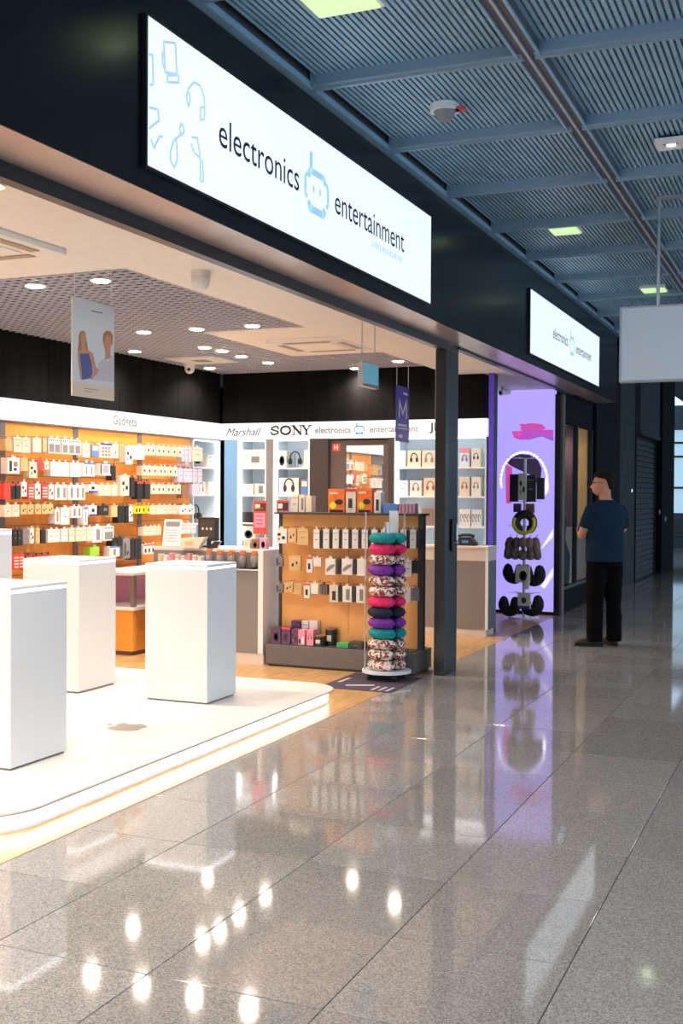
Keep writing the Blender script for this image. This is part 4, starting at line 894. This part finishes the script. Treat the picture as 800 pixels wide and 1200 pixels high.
bx('seat', 'cardblack', -1.2, 1.0, -.25, .25, .40, .47, q, .01); bx('backrest', 'cardblack', -1.2, 1.0, .2, .27, .47, .9, q, .01); bx('leg', 'dark_metal', -1.0, -.95, -.2, .2, 0, .40, q); bx('leg', 'dark_metal', .8, .85, -.2, .2, 0, .40, q)

# hanging blank sign
hs = at(771, 230, Z=3.676); HY = hs.y
A = at(727, 360, Y=HY); Bq = at(727, 448, Y=HY)
t = thing('hanging_sign', 'blank pale grey hanging sign on rods under the mall ceiling', 'sign', (A.x, HY, Bq.z)); h = A.z-Bq.z; w = 1.7
B().box(0, w, 0, .09, .012, h-.012, .002).obj('light_panel', 'sign_grey', t)
for z0, z1 in ((0, .012), (h-.012, h)): bx('frame_rail', 'sign_edge', -.006, w+.006, -.006, .096, z0, z1, t)
bx('frame_stile', 'sign_edge', -.006, .008, -.006, .096, .012, h-.012, t); bx('frame_stile', 'sign_edge', w-.008, w+.006, -.006, .096, .012, h-.012, t)
dx = hs.x-A.x
for x in (dx, w-dx): B().cyl((x, .045, h), (x, .045, 3.676-Bq.z), .013, n=10).obj('rod', 'steel', t)
bx('top_bar', 'steel', dx-.02, w-dx+.02, .03, .06, 3.655-Bq.z, 3.685-Bq.z, t)

# ceiling fittings of the mall
def lum(px, py, w, label):
    A = at(px, py, Z=3.70); t = thing('ceiling_luminaire', label, 'lamp', (A.x, A.y, 3.70))
    bx('diffuser', 'lum_green', -w, w, -w, w, 0, .01, t); bx('frame', 'white', -w-.015, w+.015, -w-.015, w+.015, .01, .045, t)
    spot((A.x, A.y, 3.69), 5, (.8, 1, .62), 150)
lum(395, 0, .15, 'square greenish ceiling lamp beside the first shop sign'); lum(662, 272, .11, 'square greenish ceiling lamp between the rail and the black facade'); lum(766, 341, .12, 'small square greenish ceiling lamp above the hanging sign')
A = at(521, 131, Z=3.70); t = thing('smoke_detector', 'white ceiling smoke detector with a red tag', 'detector', (A.x, A.y, 3.70))
B().cyl((0, 0, .0), (0, 0, .04), .085, n=24).obj('base', 'white', t); B().cyl((0, 0, -.05), (0, 0, 0), .035, .065, n=24).obj('head', 'cardgrey', t); bx('tag', 'cardred', .05, .12, -.03, .03, .0, .012, t)
A = at(786, 171, Z=3.69); t = thing('recessed_spotlight', 'square recessed spotlight with white frame right of the dark rail', 'lamp', (A.x, A.y, 3.69))
B().box(-.09, .09, -.09, -.05, 0, .03).box(-.09, .09, .05, .09, 0, .03).box(-.09, -.05, -.05, .05, 0, .03).box(.05, .09, -.05, .05, 0, .03).obj('frame', 'white', t); bx('recess', 'cardblack', -.05, .05, -.05, .05, .025, .05, t); B().cyl((0, 0, .0), (0, 0, .024), .03).obj('lamp', 'lightbox', t)

for x in (.6, 2.6):  # added lamps out of view, put in to brighten the mall floor
    for y in (1.0, 4.1, 7.25, 10.4, 13.5, 16.6, 19.7):
        t = thing('added_downlight', 'added round downlight out of view in the mall ceiling', 'lamp', (x, y, 3.72), 0, 'added downlights of the mall ceiling')
        B().cyl((0, 0, 0), (0, 0, .02), .09, n=20).obj('rim', 'white', t); B().cyl((0, 0, -.006), (0, 0, 0), .07, n=20).obj('lens', 'lamp_disc', t)
        spot((x, y, 3.69), 75, (1, .92, .84), 150)
# fittings of the shop ceiling
LX = [-4.48, -5.02, -5.56, -6.1]
lights = []
for x in LX:
    for y in (6.38, 8.57): lights.append((x, y))
for y in (9.68, 10.44, 11.05): lights.append((-5.58, y))
lights += [(-5.55, 9.97), (-4.2, 10.6), (-4.2, 11.4), (-6.4, 9.7), (-6.45, 11.3), (-4.9, 11.9)]
for x, y in lights:
    if D0.x-.08 < x and D0.y-.08 < y < D1.y+.08: continue
    t = thing('downlight', 'round recessed downlight in the egg crate ceiling', 'lamp', (x, y, ZE-.012), 0, 'downlights in the egg crate ceiling')
    B().cyl((0, 0, .0), (0, 0, .012), .075, n=24).obj('rim', 'lamp_rim', t); B().cyl((0, 0, -.006), (0, 0, 0), .055, n=24).obj('lens', 'lamp_disc', t)
    spot((x, y, ZE-.03), 112 if x > -4.6 else 88)
for x, y in ((-3.3, 3.9), (-3.3, 2.9), (-3.3, 1.9), (-3.3, 1.0), (-4.6, 3.2), (-5.6, 3.2), (-4.95, 5.25), (-5.8, 4.4), (-4.0, 2.2), (-5.2, 2.0)):  # all out of view; front row added to light the floor outside
    t = thing('downlight', 'unseen round recessed downlight in the cream soffit', 'lamp', (x, y, ZS-.012), 0, 'downlights in the cream soffit')
    B().cyl((0, 0, .0), (0, 0, .012), .06, n=24).obj('rim', 'lamp_rim', t); B().cyl((0, 0, -.004), (0, 0, 0), .042, n=24).obj('lens', 'lamp_disc', t)
    spot((x, y, ZS-.03), 130 if x > -3.4 else 88)
def cassette(cx, cy, w, label, z=ZS):
    t = thing('air_conditioner', label, 'air conditioner', (cx, cy, z))
    B().box(-w, w, -w, w, -.035, 0, .006).obj('panel', 'white', t); bx('grille', 'cream', -w*.6, w*.6, -w*.6, w*.6, -.042, -.035, t)
    for s in (-1, 1):
        bx('vane', 'edge_brown', -w*.6, w*.6, s*w*.8-.03, s*w*.8+.03, -.04, -.035, t); bx('vane', 'edge_brown', s*w*.8-.03, s*w*.8+.03, -w*.6, w*.6, -.04, -.035, t)
A = at(375, 403, Z=ZE-.02); cassette(A.x, A.y, .38, 'white ceiling air conditioner cassette on the cream drop panel', ZE-.012); cassette(-4.22, 4.68, .42, 'white ceiling air conditioner cassette above the platform')
A = at(235, 318, Z=ZS); t = thing('dome_camera', 'white dome camera under the cream soffit', 'camera', (A.x, A.y, ZS))
B().cyl((0, 0, -.035), (0, 0, 0), .058, n=24).obj('base', 'lamp_rim', t); B().loft([ring(0, 0, z, r_, r_, 20) for z, r_ in ((-.035, .056), (-.075, .052), (-.1, .038), (-.112, .015))]).obj('dome', 'lamp_rim', t, True)
A = at(222, 424, Z=ZE); t = thing('dome_camera', 'white dome camera in the egg crate by the black wall', 'camera', (-6.3, 10.9, ZE-.01)); A = at(222, 426, Z=ZE-.01); t.location = (A.x, A.y, ZE-.01)
B().cyl((0, 0, -.04), (0, 0, 0), .06, n=20).obj('base', 'lamp_rim', t); B().sph((0, 0, -.06), .055, 14).obj('dome', 'lamp_rim', t, True); B().sph((.02, -.045, -.07), .02, 8).obj('lens', 'cardblack', t, True)
A = at(604, 458, Z=ZS); t = thing('bullet_camera', 'small cream bullet camera above the purple wall', 'camera', (A.x, 13.6, ZS))
B().cyl((0, 0, -.03), (0, 0, 0), .045, n=16).obj('base', 'cream', t); B().cyl((.04, .06, -.05), (-.03, -.07, -.075), .035, n=16).obj('body', 'cream', t); B().cyl((-.031, -.072, -.0755), (-.033, -.076, -.076), .02, n=12).obj('lens', 'cardblack', t)
A = at(290, 401, Z=ZE)
t = thing('loudspeaker_grille', 'square vent plate in the egg crate ceiling', 'vent', (-6.15, 10.6, ZE-.004))
B().box(-.29, .29, -.29, .29, -.012, 0).obj('plate', 'lamp_rim', t); bx('grille', 'cardgrey', -.08, .08, -.08, .08, -.016, -.012, t)

# hanging posters
PXp = -4.30
A = at(84, 347, X=PXp); Bq = at(133, 470, X=PXp)
t = thing('hanging_poster', 'hanging poster of two smiling people against pale sky', 'poster', (PXp, (A.y+Bq.y)/2, Bq.z)); h = A.z-Bq.z; w = (Bq.y-A.y)/2
f0 = lambda u, v, q: Vector((.004+q, u*2*w-w, v*h))
bx('board', 'poster_sky', -.004, .004, -w, w, 0, h, t)
def pp(name, m, pts, d=.001, fn=f0): flat(name, m, [((x-205)/385, 1-(y-140-(x-205)*.25)/945) for x, y in pts], fn, t, d)
f1 = lambda u, v, q: f0(u, v, q+.001); f2_ = lambda u, v, q: f0(u, v, q+.002)
flat('footer', 'poster_cream', [(0, 0), (1, 0), (1, .145), (0, .145)], f0, t, .001)
el = lambda cx, cy, rx, ry: arc(cx, cy, rx, ry, 0, 345, 14)
pp('printed_hair', 'hair_print', [(262, 520), (275, 478), (300, 470), (322, 490), (330, 560), (345, 650), (345, 700), (255, 700), (255, 640), (262, 580)])
pp('printed_neck', 'skin_print', [(285, 600), (318, 600), (322, 655), (368, 672), (385, 720), (258, 720), (262, 668), (284, 655)], .001, f1); pp('printed_face', 'skin_print', el(302, 548, 25, 62), .001, f1)
pp('printed_dress', 'dress_print', [(262, 690), (345, 690), (372, 760), (388, 930), (290, 945), (270, 830)], .001, f2_); pp('printed_arm', 'skin_print', [(345, 680), (384, 690), (415, 830), (445, 862), (380, 948), (360, 935), (392, 868)], .001, lambda u, v, q: f0(u, v, q+.003)); pp('printed_arm', 'skin_print', [(248, 700), (266, 690), (290, 930), (276, 940)], .001, lambda u, v, q: f0(u, v, q+.003))
pp('printed_neck', 'skin_print', [(502, 640), (548, 640), (556, 745), (505, 760)], .001, f1); pp('printed_shirt', 'shirt_print', [(440, 790), (500, 745), (530, 790), (556, 730), (589, 720), (589, 990), (395, 955), (440, 870)])
pp('printed_hair', 'hair_print', [(480, 560), (485, 500), (515, 470), (550, 478), (575, 520), (572, 610), (555, 620), (485, 600)], .001, f1); pp('printed_face', 'skin_print', el(524, 600, 36, 82), .001, f2_)
b = B(); stroke(b, [(.44, .90), (.70, .905)], .012, f0); b.obj('printed_title', 'ink_grey', t)
for v_, u_ in ((.09, .6), (.06, .45)): b = B(); stroke(b, [(.28, v_), (u_, v_)], .006, f1); b.obj('printed_line', 'ink_grey', t)
for u in (.06, .94): B().cyl((0, u*2*w-w, h), (0, u*2*w-w, ZE-Bq.z+.02), .0025, n=6).obj('wire', 'wire', t)
PXm = -4.05
A = at(464, 451, X=PXm); Bq = at(478.5, 522, X=PXm); A2 = at(464, 517, X=PXm)
t = thing('hanging_banner', 'narrow purple hanging banner with a white letter M', 'banner', (PXm, (A.y+Bq.y)/2, A2.z)); w = (Bq.y-A.y)/2; h = A.z-A2.z
bx('board', 'banner_purple', -.004, .004, -w, w, 0, h, t); f = lambda u, v, q: Vector((.004+q, u*w, v))
b = B(); stroke(b, [(-.45, h*.48), (-.45, h*.74), (0, h*.58), (.45, h*.74), (.45, h*.48)], .045, lambda u, v, q: f(u, v, q)); 
b.bm.clear(); g2 = lambda u, v, q: Vector((.004+q, u, v))
stroke(b, [(-.55*w, h*.44), (-.55*w, h*.75), (0, h*.5), (.55*w, h*.75), (.55*w, h*.44)], .030, g2); b.obj('letter_m', 'mat_white', t)
for pa, pb, q_ in (((.1*w, h*.88), (.7*w, h*.87), .02), ((-.7*w, h*.3), (.6*w, h*.3), .022), ((-.7*w, h*.24), (.7*w, h*.24), .012), ((-.6*w, h*.1), (-.1*w, h*.1), .03)): b = B(); stroke(b, [pa, pb], q_, g2); b.obj('printed_line', 'mat_white', t)
for u in (-.9, .9): B().cyl((0, u*w, h), (0, u*w, ZE-A2.z+.02), .003, n=6).obj('wire', 'wire', t)
PXs = -3.24
A = at(422, 424, X=PXs); Bq = at(440.5, 455, X=PXs); A2 = at(422, 452, X=PXs)
t = thing('hanging_screen', 'small teal hanging screen on two rods under the soffit', 'screen', (PXs, (A.y+Bq.y)/2, A2.z)); w = (Bq.y-A.y)/2; h = A.z-A2.z
bx('housing', 'steel', -.02, .02, -w, w, 0, h, t); bx('screen', 'screen_teal', .02, .023, -w+.015, w-.01, .03, h-.006, t); bx('lower_edge', 'cardgrey', .02, .024, -w, w, 0, .022, t)
for u in (-.8, .8): B().cyl((0, u*w, h), (0, u*w, ZS-A2.z), .004, n=6).obj('rod', 'steel', t)

# ------------------------------------------------------------------ person
def remesh(b, vox, sm=3):
    me = bpy.data.meshes.new('tmp'); bmesh.ops.recalc_face_normals(b.bm, faces=b.bm.faces); b.bm.to_mesh(me); b.bm.free()
    o = bpy.data.objects.new('tmp', me); C.objects.link(o)
    r = o.modifiers.new('r', 'REMESH'); r.mode = 'VOXEL'; r.voxel_size = vox
    s = o.modifiers.new('s', 'SMOOTH'); s.iterations = sm; s.factor = .5
    bpy.context.view_layer.update()
    me2 = bpy.data.meshes.new_from_object(o.evaluated_get(bpy.context.evaluated_depsgraph_get())); bpy.data.objects.remove(o)
    for p in me2.polygons: p.use_smooth = True
    me2.materials.clear(); return me2
def limb(b, pts, n=14):
    # pts: (x,y,z,r[,flat])
    rings = []; P = [Vector(p[:3]) for p in pts]
    for i, p in enumerate(P):
        d = (P[min(i+1, len(P)-1)]-P[max(i-1, 0)]).normalized(); q = d.to_track_quat('Z', 'Y')
        rings.append([p+q @ Vector((math.cos(a)*pts[i][3], math.sin(a)*pts[i][3], 0)) for a in [2*PI*k/n for k in range(n)]])
    b.loft(rings)
ft = at(707, 757, Z=0)
PR = thing('person', 'standing person in navy t-shirt and black trousers with folded arms facing the window', 'person', (ft.x, ft.y+.02, 0), math.radians(-136))
# local frame: front = -Y, left = +X ; head turned to the person's left
def rg(z, cx, cy, rx, ry, n=24): return [(cx+rx*math.cos(2*PI*i/n)*(1-.10*abs(math.sin(4*PI*i/n))*0), cy+ry*math.sin(2*PI*i/n), z) for i in range(n)]
b = B()   # body: torso, neck, head, arms, legs in one surface
b.loft([rg(z, 0, cy, rx, ry) for z, cy, rx, ry in ((.86, 0, .15, .11), (1.0, 0, .15, .11), (1.2, .0, .17, .115), (1.35, .01, .17, .10), (1.44, .015, .11, .075), (1.47, .012, .06, .06))])
b.loft([rg(z, cx, cy, rx, ry, 18) for z, cx, cy, rx, ry in ((1.42, 0, .012, .062, .062), (1.50, .005, .0, .058, .06), (1.56, .01, -.005, .058, .066))])
hr = math.radians(52); ca, sa = math.cos(hr), math.sin(hr)
def hp(x, y, z): return (.012+x*ca-y*sa, -.012+x*sa+y*ca, z)   # head-local front = -Y, rotated to the left
H = [(1.505, 0, -.035, .030, .035), (1.525, 0, -.035, .050, .062), (1.56, 0, -.02, .066, .088), (1.60, 0, -.008, .072, .097), (1.64, 0, 0, .076, .102), (1.68, 0, .006, .077, .103), (1.715, 0, .01, .070, .092), (1.738, 0, .012, .05, .066), (1.747, 0, .012, .02, .03)]
b.loft([[hp(cx+rx*math.cos(2*PI*i/24), cy+ry*math.sin(2*PI*i/24), z) for i in range(24)] for z, cx, cy, rx, ry in H])
b.loft([[hp(sx*w_, y, z) for sx, y in ((-1, yb), (0, yt), (1, yb), (0, yb+.03))] for z, w_, yb, yt in ((1.572, .019, -.085, -.125), (1.585, .020, -.09, -.146), (1.612, .015, -.093, -.130), (1.645, .011, -.093, -.112))])
b.loft([[hp(.028*math.cos(a)*k, -.092-.022*abs(math.sin(a))*k, 1.553+.010*math.sin(a)) for a in [2*PI*i/10 for i in range(10)]] for k in (1, .6)])
for s in (-1, 1): b.loft([[hp(s*(.078+dx), .005+.02*math.cos(a)*k, 1.61+.032*math.sin(a)*k) for a in [2*PI*i/10 for i in range(10)]] for dx, k in ((-.01, .8), (.006, 1), (.016, .9))])
# arms folded across the chest: left arm (+X) under, right arm over
limb(b, [(.17, .01, 1.36, .055), (.205, .0, 1.28, .05), (.228, -.03, 1.165, .045), (.222, -.08, 1.105, .043), (.17, -.165, 1.11, .040), (.05, -.20, 1.13, .034), (-.05, -.20, 1.15, .028)])
limb(b, [(-.17, .01, 1.36, .055), (-.205, .0, 1.28, .05), (-.228, -.03, 1.17, .045), (-.215, -.09, 1.12, .043), (-.14, -.21, 1.14, .040), (.0, -.255, 1.16, .034), (.09, -.235, 1.17, .028)])
b.sph((.14, -.215, 1.17), .042, 10, (1.1, .55, .9)); b.sph((-.09, -.19, 1.155), .042, 10, (1.1, .55, .9))
for k in range(4):   # right hand fingers close round the left upper arm, left hand fingers tucked
    z = 1.205-.022*k; L_ = (.0, .006, .004, -.008)[k]
    limb(b, [(.14, -.205, z-.01, .0105), (.18+L_, -.195, z-.014, .0105), (.21+L_, -.17, z-.018, .0098), (.228+L_, -.14, z-.022, .0088)], 8)
    limb(b, [(-.12, -.195, z-.01, .0105), (-.165-L_, -.185, z-.012, .0105), (-.20-L_, -.165, z-.014, .0095), (-.225-L_, -.14, z-.016, .0085)], 8)
limb(b, [(.13, -.22, 1.2, .013), (.15, -.225, 1.235, .012), (.17, -.21, 1.26, .010)], 8); limb(b, [(-.09, -.19, 1.185, .013), (-.11, -.195, 1.22, .012), (-.13, -.185, 1.24, .010)], 8)
for s, fx in ((1, .10), (-1, -.10)):
    limb(b, [(s*.085, 0, .92, .085), (s*.09, .0, .7, .075), (fx, .0, .47, .055), (fx, .015, .3, .05), (fx, .02, .09, .035)])
link('body', remesh(b, .0085, 3), 'skin', PR)
# hair
b = B()
b.loft([[hp(rx*math.cos(2*PI*i/24), cy+ry*math.sin(2*PI*i/24), z+(.0 if math.sin(2*PI*i/24) > -.3 else .0)) for i in range(24)] for z, cy, rx, ry in ((1.672, .012, .080, .104), (1.70, .012, .079, .102), (1.73, .012, .066, .086), (1.752, .012, .042, .055), (1.760, .012, .015, .02))])
b.loft([[hp(rx*math.cos(2*PI*i/24), cy+ry*math.sin(2*PI*i/24), z) for i in range(24)] for z, cy, rx, ry in ((1.565, .068, .040, .030), (1.585, .066, .056, .040), (1.62, .062, .072, .047), (1.655, .05, .079, .060), (1.69, .02, .080, .095))])
b.loft([[hp(rx*math.cos(2*PI*i/18), cy+ry*math.sin(2*PI*i/18), z) for i in range(18)] for z, cy, rx, ry in ((1.685, -.05, .05, .05), (1.71, -.045, .055, .056), (1.735, -.03, .05, .05))])
link('hair', remesh(b, .0085, 2), 'hair', PR)
b = B()
for s in (-1, 1):
    b.tube([hp(s*.035+.022*math.cos(a), -.112, 1.632+.016*math.sin(a)) for a in [2*PI*i/14 for i in range(15)]], .0022, 6); b.tube([hp(s*.058, -.11, 1.635), hp(s*.08, -.06, 1.637), hp(s*.085, .01, 1.63)], .0022, 6)
b.tube([hp(-.013, -.113, 1.636), hp(.013, -.113, 1.636)], .0022, 6)
b.obj('glasses', 'cardblack', PR)
# eyes and brows
b = B()
for s in (-1, 1): b.sph(hp(s*.033, -.088, 1.632), .010, 8)
b.obj('eyes', 'cardblack', PR)
# shirt
b = B()
b.loft([rg(z, 0, cy, rx, ry) for z, cy, rx, ry in ((.845, .0, .208, .155), (.95, -.005, .202, .155), (1.08, -.005, .196, .15), (1.22, .0, .212, .148), (1.32, .008, .214, .135), (1.38, .012, .195, .112), (1.425, .014, .15, .09), (1.462, .012, .085, .076))])
for s in (-1, 1): limb(b, [(s*.12, .012, 1.372, .062), (s*.175, .008, 1.360, .066), (s*.205, .0, 1.27, .066), (s*.222, -.02, 1.185, .066)])
link('shirt', remesh(b, .010, 4), 'shirt', PR)
# trousers
b = B()
b.loft([rg(z, 0, .0, rx, ry) for z, rx, ry in ((.80, .172, .132), (.86, .178, .136), (.94, .176, .132), (.98, .170, .128))])
limb(b, [(.082, 0, .86, .108), (.096, .0, .72, .104), (.11, -.004, .5, .090), (.115, .005, .3, .084), (.118, .01, .12, .080), (.118, .01, .05, .082)])
limb(b, [(-.082, 0, .86, .108), (-.096, .0, .72, .104), (-.105, -.004, .5, .090), (-.11, .005, .3, .082), (-.11, .01, .12, .078), (-.11, .01, .045, .078)])
link('trousers', remesh(b, .010, 3), 'trousers', PR)
for sx, ang in ((.108, 62), (-.10, -6)):
    q = math.radians(ang); cq, sq = math.cos(q), math.sin(q)
    def sp_(x, y, z): return (sx+x*cq-y*sq, .01+x*sq+y*cq, z)
    b = B(); b.loft([[sp_(rx*math.cos(2*PI*i/16), cy+ry*math.sin(2*PI*i/16), z) for i in range(16)] for z, cy, rx, ry in ((.018, -.065, .046, .14), (.045, -.065, .048, .142), (.07, -.045, .042, .115), (.095, -.005, .036, .06), (.11, .01, .034, .045))])
    o = link('shoe', remesh(b, .008, 3), 'shoe', PR)
    b = B(); b.loft([[sp_(rx*math.cos(2*PI*i/16), -.065+ry*math.sin(2*PI*i/16), z) for i in range(16)] for z, rx, ry in ((0, .047, .144), (.02, .049, .147))]); b.obj('sole', 'rubber', o)
